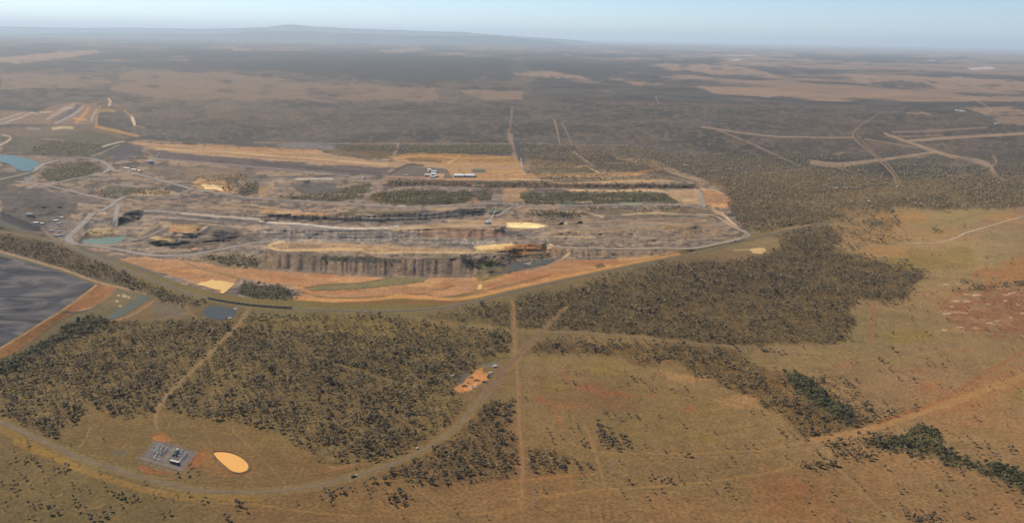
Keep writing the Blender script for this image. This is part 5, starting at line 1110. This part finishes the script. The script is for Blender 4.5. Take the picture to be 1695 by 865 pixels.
# ------------------------------------------------------------------ buildings and machines
CREAM = mat('cream_sheet', (0.62, 0.56, 0.46), 0.6, 0.3, 0.05, 0.3); WHITE = mat('white_sheet', (0.80, 0.78, 0.72), 0.55, 0.3, 0.04, 0.3); GALV = mat('galvanised', (0.34, 0.33, 0.31), 0.5, 0.4, 0.08, 0.4, 0.2)
DARKS = mat('dark_steel', (0.07, 0.07, 0.075), 0.6, 0.4, 0.1, 0.5); COALB = mat('coal', (0.03, 0.03, 0.034), 0.9, 0.1, 0.2, 0.6); GLASS = mat('dark_glass', (0.02, 0.025, 0.03), 0.1, 0.6, 0.02, 1.0)
RUST = mat('rust_red_steel', (0.20, 0.09, 0.06), 0.7, 0.2, 0.15, 0.4); YELLOW = mat('machine_yellow', (0.62, 0.40, 0.06), 0.6, 0.3, 0.06, 0.5); CONC = mat('concrete', (0.46, 0.43, 0.38), 0.9, 0.1, 0.08, 0.4)
PORC = mat('porcelain_white', (0.82, 0.80, 0.74), 0.4, 0.4, 0.03, 1.0); GRAVEL = mat('blue_gravel', (0.175, 0.150, 0.130), 0.95, 0.05, 0.15, 0.12); GRAVEL2 = mat('pale_gravel', (0.225, 0.18, 0.135), 0.95, 0.05, 0.12, 0.12)
GREENP = mat('green_grey_paint', (0.13, 0.17, 0.15), 0.6, 0.3, 0.06, 0.5); TYRE = mat('tyre_rubber', (0.025, 0.025, 0.025), 0.9, 0.1, 0.1, 2.0); CHAR = mat('charcoal_paint', (0.03, 0.028, 0.03), 0.4, 0.5, 0.02, 1.0); SOIL = mat('heaped_soil', (0.22, 0.115, 0.06), 0.95, 0.05, 0.2, 0.25); SOIL2 = mat('pale_heaped_soil', (0.42, 0.26, 0.15), 0.95, 0.05, 0.2, 0.25)
PXM = lambda px, py: float(np.linalg.norm(ground_at(np.array(float(px)), np.array(float(py)), 0.0) - np.array([0, 0, CAM_H]))) / FPX   # metres covered by one pixel there
def heading(a, b):
    d = P(*b) - P(*a); return math.atan2(d.y, d.x)

def shed(name, px, py, L, W, H, rz, label, cat='shed', roof=WHITE, wall=CREAM, group=None, doors=2, flat=False, vents=0, rise=None):
    t = thing(name, P(px, py), label, cat, rz, group)
    MB().box((0, 0, H / 2 - .5), (L, W, H + 1)).build('wall', wall, t)
    if flat: rf = MB().box((0, 0, H + .3), (L + .8, W + .8, .5)).build('roof', roof, t)
    else: rf = MB().gable(L, W, H + .05, rise or W * .14).build('roof', roof, t)
    if vents:
        v = MB()
        for k in range(vents): v.box(((k + .5) / vents * L - L / 2, 0, H + (rise or W * .14) + .35), (1.6, 1.2, .8))
        v.build('ridge_vent', GALV, rf)
    for k in range(doors):
        x = ((k + .5) / doors - .5) * L * .9
        MB().box((x, -W / 2 - .03, H * .36), (min(5, L / doors * .55), .06, H * .72)).build('roller_door', GALV, t)
    MB().box((L * .44, -W / 2 - .04, 1.6), (1.4, .06, 1.0)).build('window', GLASS, t)
    return t

# the two big white sheds and the office cluster on the platform at the back of the mine
shed('workshop_shed', 760, 292.3, 50, 48, 9, -.03, 'long white roofed shed, western of the paired sheds on the mine platform', 'shed', WHITE, CREAM, 'paired white sheds', 5, vents=4)
shed('workshop_shed', 777.5, 292.3, 50, 48, 9, -.03, 'long white roofed shed, eastern of the paired sheds on the mine platform', 'shed', WHITE, CREAM, 'paired white sheds', 5, vents=4)
for x, y, L, W, H, rz, lab in ((709, 291.5, 34, 18, 6, .05, 'cream roofed hall at the western end of the office cluster'), (718, 290, 24, 20, 7, .0, 'taller white block in the middle of the office cluster'), (716, 294, 26, 10, 5, .03, 'low white hut along the front of the office cluster'),
        (711, 283.5, 16, 14, 8, .4, 'bright white cube standing behind the office cluster'), (718, 285, 30, 11, 5, .05, 'grey white shed behind the office cluster'), (722, 292.5, 16, 14, 5, .1, 'small cream hut closing the east of the office cluster')):
    shed('office_building', x, y, L, W * 2.1, H * 1.4, rz, lab, 'building', WHITE if 'white' in lab else CREAM, CREAM, 'office cluster on the mine platform', 2, flat='cube' in lab)
shed('storage_shed', 672, 291, 18, 9, 4.5, .05, 'lone white shed west of the office cluster', 'shed', WHITE, CREAM, None, 1)
shed('storage_shed', 753, 291, 7, 16, 5, .0, 'small tan store beside the western paired shed', 'shed', CREAM, CREAM, None, 1)
shed('storage_shed', 761, 281.5, 10, 8, 5, .0, 'small pale hut on the tan terrace above the paired sheds', 'shed', CREAM, CREAM, None, 1)
for x, y, L in ((211, 279.2, 46), (222, 281.6, 40), (231, 283.3, 26)):
    shed('long_shed', x, y, L, 9, 4.5, heading((205, 278), (235, 284)), {211: 'longest white roofed shed in the line beside the haul road bend', 222: 'middle white roofed shed in the line beside the haul road bend', 231: 'shortest white roofed shed in the line beside the haul road bend'}[x], 'shed', WHITE, CREAM, 'line of white sheds', 3)
for x, y, L, W, H, rz, lab, rf, fl in ((50, 358, 30, 16, 14, .1, 'tall olive roofed wash plant block over the coal yard', mat('olive_sheet', (.36, .36, .26), .7, .2), False), (60, 370, 22, 9, 7, .05, 'low grey shed on the edge of the dark coal yard', GALV, False), (70, 371, 14, 8, 6, .1, 'small grey shed at the right edge of the coal yard', GALV, False),
        (93, 366, 22, 9, 6, .1, 'grey shed at the top of the workshop yard', GALV, False), (103, 361, 18, 8, 6, -.3, 'tan shed by the ring road above the workshop yard', CREAM, False), (99, 371, 18, 12, 7, -.1, 'dark green shed in the middle of the workshop yard', GREENP, False), (100, 374.5, 16, 7, 5, .1, 'grey white shed below the dark green workshop', GALV, True),
        (85, 383, 14, 8, 5, .4, 'grey white hut at the gate of the workshop yard', GALV, True), (98, 384, 16, 8, 5, .4, 'grey white walled hut beside the parallel roofs', GALV, True), (99, 390, 34, 6, 4, .45, 'long grey white roofed carport, upper of the parallel roofs', GALV, True), (95, 391, 26, 5, 4, .45, 'long dark roofed carport, lower of the parallel roofs', DARKS, True)):
    shed('yard_building', x, y, L * .8, W * .8, H * .75, rz, lab, 'building', rf, CREAM, 'buildings of the coal yard', 2, flat=fl)
for x, y, L, W, H, lab in ((1383, 311.5, 24, 9, 4, 'pale grey roof half hidden by trees at the west of the homestead'), (1397, 311.3, 13, 9, 5, 'short bright white roof in the homestead row'), (1405.5, 311.2, 24, 9, 5, 'longest bright white roof in the homestead row'), (1413, 311.4, 8, 8, 4, 'tiny cream roof in the homestead row'), (1419, 311.3, 12, 8, 4, 'white roof closing the east of the homestead row'), (1399, 307.5, 7, 7, 7, 'white water tank house behind the homestead row'), (1486.5, 309.3, 14, 7, 5, 'white shed under the end of the double road'), (1437, 334.5, 12, 9, 5, 'lone white farmhouse on the bush edge below the homestead'), (1584, 183.5, 34, 20, 9, 'white farmhouse far off in a clearing of the bush'), (1207, 98.8, 110, 60, 22, 'white silo shed far out on the plain'), (1650, 206, 40, 20, 10, 'pale shed on the far eastern clearing'), (1134, 274.5, 22, 9, 5, 'white shed beside the tan firebreak at the back of the mine'), (1231, 310, 8, 6, 4, 'small white hut at the end of the tan firebreak')):
    shed('farm_building', x, y, L, W, H, .0, lab, 'house' if 'house' in lab else 'shed', WHITE, CREAM, 'farm buildings on the plain', 1)

# draglines
def dragline(px, py, rz, label, boom_el=38, s=1.0):
    t = thing('dragline', P(px, py), label, 'dragline', rz, 'draglines in the mine'); t.scale = (s, s, s)
    MB().bar((0, 0, 0), (0, 0, 2.6), 9, 9, 20).build('tub', DARKS, t)
    for y in (-11, 11): MB().box((0, y, 1.3), (18, 2.4, 2.6)).build('walking_shoe', DARKS, t)
    h = MB(); h.box((-5, 0, 8.2), (28, 19, 11)); h.box((-10, 0, 14.5), (14, 15, 2)); ho = h.build('house', WHITE, t)
    MB().box((11.5, 7, 9), (5, 4, 4)).build('cab', CREAM, t)
    MB().box((9.04, 0, 10), (.08, 12, 3)).build('window', GLASS, ho)
    el = rad(boom_el); L = 78; ex, ez = 9 + L * math.cos(el), 5 + L * math.sin(el)
    b = MB()
    for y in (-4, 4): b.bar((9, y, 4), (ex, y * .2, ez), .6, .4); b.bar((9, y, 7), (ex, y * .2, ez + 1), .45, .3)
    for k in range(9):
        f = k / 9; f2 = (k + 1) / 9; x1, z1 = 9 + (ex - 9) * f, 5 + (ez - 5) * f; x2, z2 = 9 + (ex - 9) * f2, 5 + (ez - 5) * f2
        b.bar((x1, -4 * (1 - .8 * f), z1), (x2, 4 * (1 - .8 * f2), z2), .25)
    b.build('boom', WHITE, t)
    m = MB()
    for y in (-5, 5): m.bar((6, y, 13), (8, 0, 34), .5, .35); m.bar((-12, y, 13), (8, 0, 34), .45, .3)
    m.build('mast', WHITE, t)
    c = MB(); c.bar((8, 0, 34), (ex, .4, ez), .14); c.bar((8, 0, 34), ((9 + ex) / 2, -.4, (5 + ez) / 2), .14); c.bar((ex, 0, ez), (ex - 8, 0, ez - 26), .14); c.bar((9, 0, 5), (ex - 10, 0, ez - 27), .14); c.build('cable', DARKS, t)
    k = MB(); k.box((ex - 8, 0, ez - 29), (6, 5, 4), 0, .85); k.build('bucket', RUST, t)
dragline(808, 371, rad(62), 'white dragline with raised boom working at the bright pad in the pit', 40, .85)
dragline(250.5, 270, rad(55), 'white dragline standing beside the blue shaded spoil west of the pit', 46, .95)
dragline(602, 295, rad(118), 'small dark and white dragline on the grey bench below the tan strip', 50, .6)

# coal train on the loop
def train():
    s = np.concatenate([[0], np.cumsum(np.linalg.norm(np.diff(railpath[:, :2], axis=0), axis=1))])
    pxs, pys, _ = to_px(railpath[:, 0], railpath[:, 1], railpath[:, 2])
    s0 = float(np.interp(338, pxs, s)); s1 = float(np.interp(482, pxs, s))
    at = lambda q: Vector([float(np.interp(q, s, railpath[:, k])) for k in range(3)])
    o = at(s1)
    t = thing('coal_train', o, 'long dark coal train standing on the loop above the slate pond', 'train')
    wl = 15.2; n = int((s1 - s0) / (wl + .8))
    def body(loco):
        b = MB()
        if loco: b.box((0, 0, 2.7), (wl + 3, 2.9, 2.9)); b.box((wl * .42, 0, 3.4), (3.4, 3.0, 3.6))
        else:
            b.box((0, 0, 1.35), (wl, 2.4, .5)); k = len(b.v); 
            for z, l, w in ((1.5, wl * .8, 2.0), (3.6, wl, 3.0)):
                for x_, y_ in ((-1, -1), (1, -1), (1, 1), (-1, 1)): b.v.append((x_ * l / 2, y_ * w / 2, z))
            b.f += [(k + i, k + (i + 1) % 4, k + 4 + (i + 1) % 4, k + 4 + i) for i in range(4)] + [(k + 3, k + 2, k + 1, k), (k + 4, k + 5, k + 6, k + 7)]
        return b
    first = {}
    for i in range(n):
        q = s1 - (i + .5) * (wl + .8); p = at(q); d = at(q + 4) - at(q - 4)
        loco = i < 2
        if loco not in first:
            w = body(loco).build('locomotive' if loco else 'wagon', RUST if loco else DARKS, t)
            kids = []
            for x in (-wl * .34, wl * .34):
                B = MB(); B.box((x, 0, .75), (3.2, 2.0, .5))
                for dx in (-.9, .9):
                    for y in (-.8, .8): B.bar((x + dx, y - .07, .46), (x + dx, y + .07, .46), .46, .46, 10)
                kids.append(B.build('bogie', DARKS, w))
            if not loco: kids.append(MB().box((0, 0, 3.65), (wl * .9, 2.4, .5), 0, .6).build('coal_load', COALB, w))
            first[loco] = (w, kids)
        else:
            w0, k0 = first[loco]; w = w0.copy(); COL.objects.link(w); w.parent = t
            for kk in k0: c = kk.copy(); COL.objects.link(c); c.parent = w
        w.location = p - o + Vector((0, 0, 1.15)); w.rotation_euler = (0, 0, math.atan2(d.y, d.x))
train()

# vehicles
def vehicle(name, px, py, rz, label, paint, kind='ute', group=None):
    t = thing(name, P(px, py, .12), label, {'ute': 'ute', 'truck': 'truck', 'van': 'van'}[kind], rz, group)
    L, W = (5.3, 1.9) if kind != 'truck' else (9.5, 2.5)
    r = .38 if kind != 'truck' else .5
    if kind == 'ute':
        MB().box((0, 0, .75), (L, W, .6)).box((1.75, 0, 1.1), (1.7, W * .94, .22)).build('body', paint, t)
        c = MB().box((.1, 0, 1.45), (1.9, W * .92, .85), 0, .82).build('cabin', paint, t)
        MB().box((1.02, 0, 1.5), (.06, W * .74, .5)).box((.1, -W * .435, 1.5), (1.3, .05, .42)).box((.1, W * .435, 1.5), (1.3, .05, .42)).build('window', GLASS, c)
        MB().box((-1.75, 0, 1.12), (1.9, W * .9, .16)).build('tray', DARKS, t); ax = (-1.65, 1.65)
    elif kind == 'van':
        MB().box((0, 0, 1.25), (L, W, 1.7), 0, .9).build('body', paint, t); MB().box((L * .44, 0, 1.6), (.5, W * .8, .6)).build('window', GLASS, t); ax = (-1.65, 1.65)
    else:
        MB().box((-1.2, 0, 1.9), (6.6, W, 1.7), 0, 1.04).build('tipper_body', paint, t); c = MB().box((3.5, 0, 1.75), (2.0, W * .95, 2.1), 0, .9).build('cab', WHITE, t); MB().box((4.52, 0, 2.1), (.06, W * .8, .8)).build('window', GLASS, c); MB().box((-.2, 0, .8), (9, 1.2, .35)).build('chassis', DARKS, t); ax = (-3.4, -2.1, 3.3)
    for x in ax:
        for y in (-W / 2 + .1, W / 2 - .1): MB().bar((x, y - .12, r), (x, y + .12, r), r, r, 12).build('wheel', TYRE, t)
vehicle('tipper_truck', 585.5, 788.4, heading((575, 791), (596, 785)), 'dark truck alone on the curved bitumen road', CHAR, 'truck')
vehicle('van', 604, 515.6, heading((590, 515.2), (620, 515)), 'white van beside the railway curve', WHITE, 'van')
vehicle('van', 1597, 385.4, heading((1580, 394), (1612, 381)), 'white van on the bright gravel road', WHITE, 'van')
vehicle('van', 690.5, 742.2, heading((681, 755), (700, 744)), 'small white van on the verge of the bitumen road', WHITE, 'van')
for x, y, m, lab, kd in ((812, 617.6, WHITE, 'white tipper truck, topmost in the row beside the works yard', 'truck'), (810.5, 621, RUST, 'rust red tipper truck, second in the row beside the works yard', 'truck'), (809, 624, CHAR, 'charcoal tipper truck, third in the row beside the works yard', 'truck'), (802, 632, DARKS, 'dark tipper truck parked apart below the works yard', 'truck'), (783.5, 642, WHITE, 'white ute among the pale heaps of the works yard', 'ute')):
    vehicle('tipper_truck' if kd == 'truck' else 'ute', x, y, heading((808, 624), (815, 623)), lab, m, kd, 'vehicles of the works yard')
for x, y, m, lab in ((1064, 363.6, YELLOW, 'yellow tipper truck on the tan bench road above the eastern slope'), (700, 343.2, YELLOW, 'yellow tipper truck on the central haul road by the replanted spoil'), (160, 351, YELLOW, 'yellow tipper truck on the ring road above the workshop yard'), (1216, 398, WHITE, 'white tipper truck near the hairpin of the pale haul road')):
    vehicle('haul_truck', x, y, 0.1, lab, m, 'truck', 'haul trucks of the mine')

# soil heaps at the roadside works yard
def heap(px, py, r, h, m, label):
    rs = np.random.default_rng(int(px * 7 + py)); B = MB(); n = 16; rows = 5
    for j in range(rows):
        f = j / rows
        for i in range(n):
            a = 2 * math.pi * i / n; q = r * (1 - f) * (1 + .22 * (rs.random() - .5)) * (1.25 if abs(math.cos(a)) > .7 else .9)
            B.v.append((math.cos(a) * q, math.sin(a) * q, h * f ** .85 * (1 + .15 * (rs.random() - .5)) - (.3 if j == 0 else 0)))
    B.v.append((0, 0, h)); 
    for j in range(rows - 1): B.f += [(j * n + i, j * n + (i + 1) % n, (j + 1) * n + (i + 1) % n, (j + 1) * n + i) for i in range(n)]
    B.f += [((rows - 1) * n + i, (rows - 1) * n + (i + 1) % n, rows * n) for i in range(n)]
    o = mesh_obj('soil_heap', B.v, B.f, m); o.location = P(px, py)
    tagged(o, label, 'soil heap', None, 'soil heaps of the works yard')
for a in ((780.5, 624.5, 4.5, 2.6, SOIL, 'brown soil heap at the top of the works yard'), (788.5, 629, 6, 2.8, SOIL, 'broad brown soil heap in the middle of the works yard'), (769, 638.5, 5.5, 3.2, SOIL, 'dark soil heap at the lower left of the works yard'), (774, 633, 3.4, 2, SOIL2, 'small pale soil heap beside the dark one in the works yard'), (783, 639.5, 3.5, 1.6, SOIL2, 'low pale heap under the white ute in the works yard')):
    heap(*a)
shed('site_hut', 749.5, 623, 7, 3.2, 2.8, .8, 'white site hut beside the grey gravel pad of the works yard', 'hut', WHITE, WHITE, None, 1, flat=True)
shed('site_hut', 819, 607, 8, 3.5, 2.8, .2, 'pale site hut on the gravel above the works yard', 'hut', WHITE, CREAM, None, 1, flat=True)

# pump pontoons and tanks by the ponds
def pontoon(px, py, rz, label):
    t = thing('pump_pontoon', P(px, py, .4), label, 'pontoon', rz, 'pump pontoons')
    MB().box((0, 0, .3), (9, 5, .8)).build('deck', WHITE, t); MB().box((1, 0, 1.5), (3, 2.4, 1.7)).build('pump_house', WHITE, t); MB().bar((-4, 0, .8), (-13, 2, .5), .25).build('hose', DARKS, t)
pontoon(390, 511.5, .2, 'white pump pontoon at the top corner of the slate pond'); pontoon(381, 526.5, .1, 'white pump pontoon at the lower edge of the slate pond')

# power poles
def power_pole(px, py, H, rz, label):
    t = thing('power_pole', P(px, py), label, 'power pole', rz, 'steel power poles across the plain')
    MB().bar((0, 0, -.5), (0, 0, H), .62, .34, 10).build('pole', WHITE, t)
    MB().box((0, 0, .15), (2.4, 2.4, .5)).build('footing', CONC, t)
    for k, z in enumerate((H * .70, H * .82, H * .94)):
        a = MB().bar((-3.4, 0, z), (3.4, 0, z + .2), .16, .12, 6).build('crossarm', GALV, t)
        for x in (-3.3, 3.3): MB().bar((x, 0, z), (x, 0, z - 1.6), .13, .13, 8).build('insulator', PORC, a)
power_pole(883.5, 836, 36, .35, 'tallest white power pole, standing alone near the bottom of the plain'); power_pole(1012.5, 783, 26, .35, 'white power pole beside the short orange track'); power_pole(1156, 773, 20, .35, 'faint white power pole east of the short orange track'); power_pole(603.5, 511, 14, .35, 'thin power pole beside the railway curve'); power_pole(543, 828, 16, .35, 'thin power pole on the verge below the dark truck'); power_pole(1240, 758, 17, .35, 'small faint power pole near the start of the farm track')
power_pole(822, 312, 26, .2, 'thin white pole on the rim of the old pit'); power_pole(811, 320, 20, .2, 'shorter white pole above the dark gully')

# substation
SU = P(236.3, 755.3); SX = P(305.4, 774) - SU; SY = P(256.5, 729) - SU
su_rz = math.atan2(SX.y, SX.x); ex = SX.normalized(); ey = Vector((-ex.y, ex.x, 0)); SL = SX.length; SWd = SY.dot(ey)
skew = SY.dot(ex)
def sub_pt(px, py, dz=0.0):
    return P(px, py, .16 + dz)
def sheet(name, pts, m, lift, label, cat):
    v = [P(*p, lift) for p in pts]
    o = mesh_obj(name, v, [tuple(range(len(v)))], m)
    if o.data.polygons[0].normal.z < 0: o.data.flip_normals()
    return tagged(o, label, cat, 'structure')
sheet('gravel_pad', [(236.3,755.3),(305.4,774),(325.7,747.8),(256.5,729)], GRAVEL, .16, 'blue grey gravel platform of the substation', 'gravel pad')
sheet('service_road', [(270,762),(276,763.6),(291,741),(285.5,739.3)], GRAVEL2, .20, 'pale service road between the two switchyards', 'road')
sheet('service_road', [(233,755.5),(236.3,755.8),(305.2,774.4),(303,779),(262,768),(231,759)], GRAVEL2, .12, 'pale gravel apron along the front of the substation', 'road')
pa = sub_pt(281.0, 765.3); pb = sub_pt(295.2, 769.2); brz = math.atan2((pb - pa).y, (pb - pa).x); bc = (pa + pb) / 2; bl = (pb - pa).length
t = thing('control_building', bc, 'long white roofed control building at the front of the substation', 'building', brz)
MB().box((0, 1.4, 2.2), (bl, 3.2, 4.4)).build('wall', mat('dark_wall', (.09, .085, .08), .8, .2), t); MB().box((0, 1.4, 4.6), (bl + .6, 3.8, .35)).build('roof', CREAM, t)
for k in range(3): MB().box((-bl * .3 + k * bl * .3, -.43, 1.3), (1.1, .06, 2.3)).build('door', GALV, t)
for k in range(2): MB().box((-bl * .15 + k * bl * .3, -.43, 2.6), (1.6, .06, .9)).build('window', GLASS, t)
def gantry(a, b, H, label, wid=.9):
    wid *= .7
    A, B_ = sub_pt(*a), sub_pt(*b); d = B_ - A; L = d.length
    t = thing('busbar_trough', (A + B_) / 2, label, 'cable trough', math.atan2(d.y, d.x), 'white cable troughs of the substation')
    MB().box((0, 0, H), (L, wid, .6)).build('trough', CREAM, t)
    n = max(2, int(L / 5))
    for k in range(n): MB().box((-L / 2 + .6 + k * (L - 1.2) / (n - 1), 0, H / 2 - .15), (.35, .35, H - .3)).build('post', GALV, t)
gantry((262, 748.6), (254.8, 759.2), 2.2, 'white trough down the side of the western switchyard', 1.1); gantry((255.2, 759.8), (265, 762.6), 2.2, 'white trough along the front of the western switchyard', .9); gantry((301, 758.6), (295.6, 768.2), 2.2, 'white trough running to the end of the control building', 1.1)
gantry((265.2, 747), (269.5, 741.5), 4, 'thin white trough among the western breakers', .6); gantry((269, 751), (264.5, 752.0), 3, 'short white trough below the western breakers', .5); gantry((264, 752), (268.5, 745.5), 3.5, 'slanting white trough beside the western breakers', .5)
# switchgear: steel stand, insulator columns, head
def breaker(loc, rz, label, group, first=[None]):
    if first[0] is None:
        t = thing('circuit_breaker', loc, label, 'circuit breaker', rz, group); t.scale = (.9, .9, .9)
        B = MB()
        for x in (-.6, .6): B.bar((x, 0, 0), (x, 0, 2.0), .12, .12, 6)
        B.box((0, 0, 2.1), (2.0, .9, .35)); B.build('stand', GALV, t)
        for x in (-.75, 0, .75): MB().bar((x, 0, 2.25), (x, 0, 4.2), .30, .22, 8).bar((x, 0, 4.2), (x, 0, 4.5), .38, .38, 8).build('insulator', PORC, t)
        MB().box((0, -.7, 1.2), (.9, .5, 1.3)).build('control_box', PORC, t)
        first[0] = t; return t
    r = first[0].copy(); COL.objects.link(r); r.location = loc; r.rotation_euler = (0, 0, rz); r['label'] = label; r['group'] = group
    for ch in first[0].children: c = ch.copy(); COL.objects.link(c); c.parent = r
    return r
rowsW = [((264, 736.8), (255.2, 749.8), 8, 'western outer row'), ((266.2, 738.2), (257.6, 750.6), 7, 'western second row'), ((276.8, 743.2), (270.8, 750.4), 6, 'western inner row'), ((270, 741), (263, 747), 4, 'western middle row')]
rowsE = [((310, 750.8), (303.6, 759.3), 6, 'eastern outer row'), ((307.6, 750.3), (301.5, 757.5), 5, 'eastern second row'), ((303, 746.9), (298.6, 753.4), 4, 'eastern third row')]
for a, b_, n, nm in rowsW + rowsE:
    for k in range(n):
        f = k / (n - 1); x = a[0] + (b_[0] - a[0]) * f; y = a[1] + (b_[1] - a[1]) * f
        breaker(sub_pt(x, y), su_rz, f'white topped circuit breaker, {ordn(k + 1)} from the back of the {nm}', f'circuit breakers in the {nm}')
for x, y, lab in ((279, 734.3, 'circuit breaker standing alone at the back of the western yard'), (280.6, 738, 'circuit breaker beside the service road at the back'), (272.5, 733.2, 'circuit breaker at the far back edge of the pad'), (293.8, 741, 'circuit breaker at the back of the eastern yard'), (289.6, 740.7, 'circuit breaker next to the service road, eastern side'), (290, 757.8, 'circuit breaker in front of the transformers'), (285.6, 754.6, 'circuit breaker beside the service road below the transformers'), (296, 757, 'circuit breaker between transformers and eastern trough'), (265.8, 753.6, 'lone circuit breaker inside the western trough corner')):
    breaker(sub_pt(x, y), su_rz, 'white topped ' + lab, 'single circuit breakers')
def transformer(px, py, label):
    t = thing('transformer', sub_pt(px, py), label, 'transformer', su_rz, 'transformers of the substation')
    MB().box((0, 0, 2.3), (6, 3.6, 4.0)).build('tank', GREENP, t)
    for y in (-2.6, 2.6):
        r = MB()
        for k in range(8): r.box((-2.6 + k * .74, y, 2.3), (.34, 1.3, 3.4))
        r.build('radiator', GREENP, t)
    for x in (-1.8, 0, 1.8): MB().bar((x, 0, 4.3), (x, -.4, 6.4), .3, .14, 8).build('bushing', PORC, t)
    MB().bar((-2.6, 1.2, 5.1), (1.2, 1.2, 5.1), .6, .6, 12).build('conservator', GREENP, t); MB().box((0, 0, .12), (8, 7, .5)).build('plinth', CONC, t)
transformer(292.2, 748.8, 'green grey transformer at the back of the eastern yard'); transformer(289.4, 753.2, 'green grey transformer at the front of the eastern yard')
shed('relay_hut', 293.3, 745.4, 4, 3.4, 2.8, su_rz, 'pale hut behind the back transformer', 'hut', CREAM, CREAM, None, 1, flat=True)
def fence():
    c = [P(234.8,755.6), P(306,775.6), P(327.4,747.9), P(256.4,727.8)]
    t = thing('security_fence', c[0], 'thin wire security fence round the substation', 'fence')
    for i in range(4):
        a, b_ = c[i] - c[0], c[(i + 1) % 4] - c[0]; L = (b_ - a).length; n = int(L / 7)
        r = MB(); 
        for z in (.4, 1.2, 2.0, 2.7): r.bar(a + Vector((0, 0, z)), b_ + Vector((0, 0, z)), .025, .025, 4)
        r.build('wire', GALV, t)
        for k in range(n): 
            p = a.lerp(b_, k / n); MB().bar(p, p + Vector((0, 0, 2.9)), .06, .06, 5).build('post', GALV, t)
fence()
# earth bank round the orange pond
def bank():
    pts = [(351,748.6),(363,746.6),(377,747.2),(391,751),(402,757),(411,765),(413.2,772),(410,778.5),(399,783),(384,781),(373,773.6),(364,766),(356,758)]
    q = spline(pts + [pts[0]], 5)[:-1]
    w = ground_at(q[:, 0], q[:, 1], np.zeros(len(q))); c = w.mean(0); n = len(w)
    V = []
    for off, z in ((-2.6, .1), (-.2, 1.5), (1.0, 1.5), (4.2, -.1)):
        d = w[:, :2] - c[:2]; l = np.linalg.norm(d, axis=1)[:, None]; p_ = w[:, :2] + d / l * off
        V.append(np.column_stack([p_, np.full(n, z) + .25 * fbm(w[:, 0] / 6, w[:, 1] / 6, 5, 3)]))
    V = np.concatenate(V); F = [(r * n + i, r * n + (i + 1) % n, (r + 1) * n + (i + 1) % n, (r + 1) * n + i) for r in range(3) for i in range(n)]
    o = mesh_obj('earth_bank', V, F, mat('bank_soil', (0.20, 0.12, 0.058), 0.95, .05, .2, .15), None, True)
    tagged(o, 'low brown earth bank ringing the orange pond', 'embankment', 'structure')
bank()
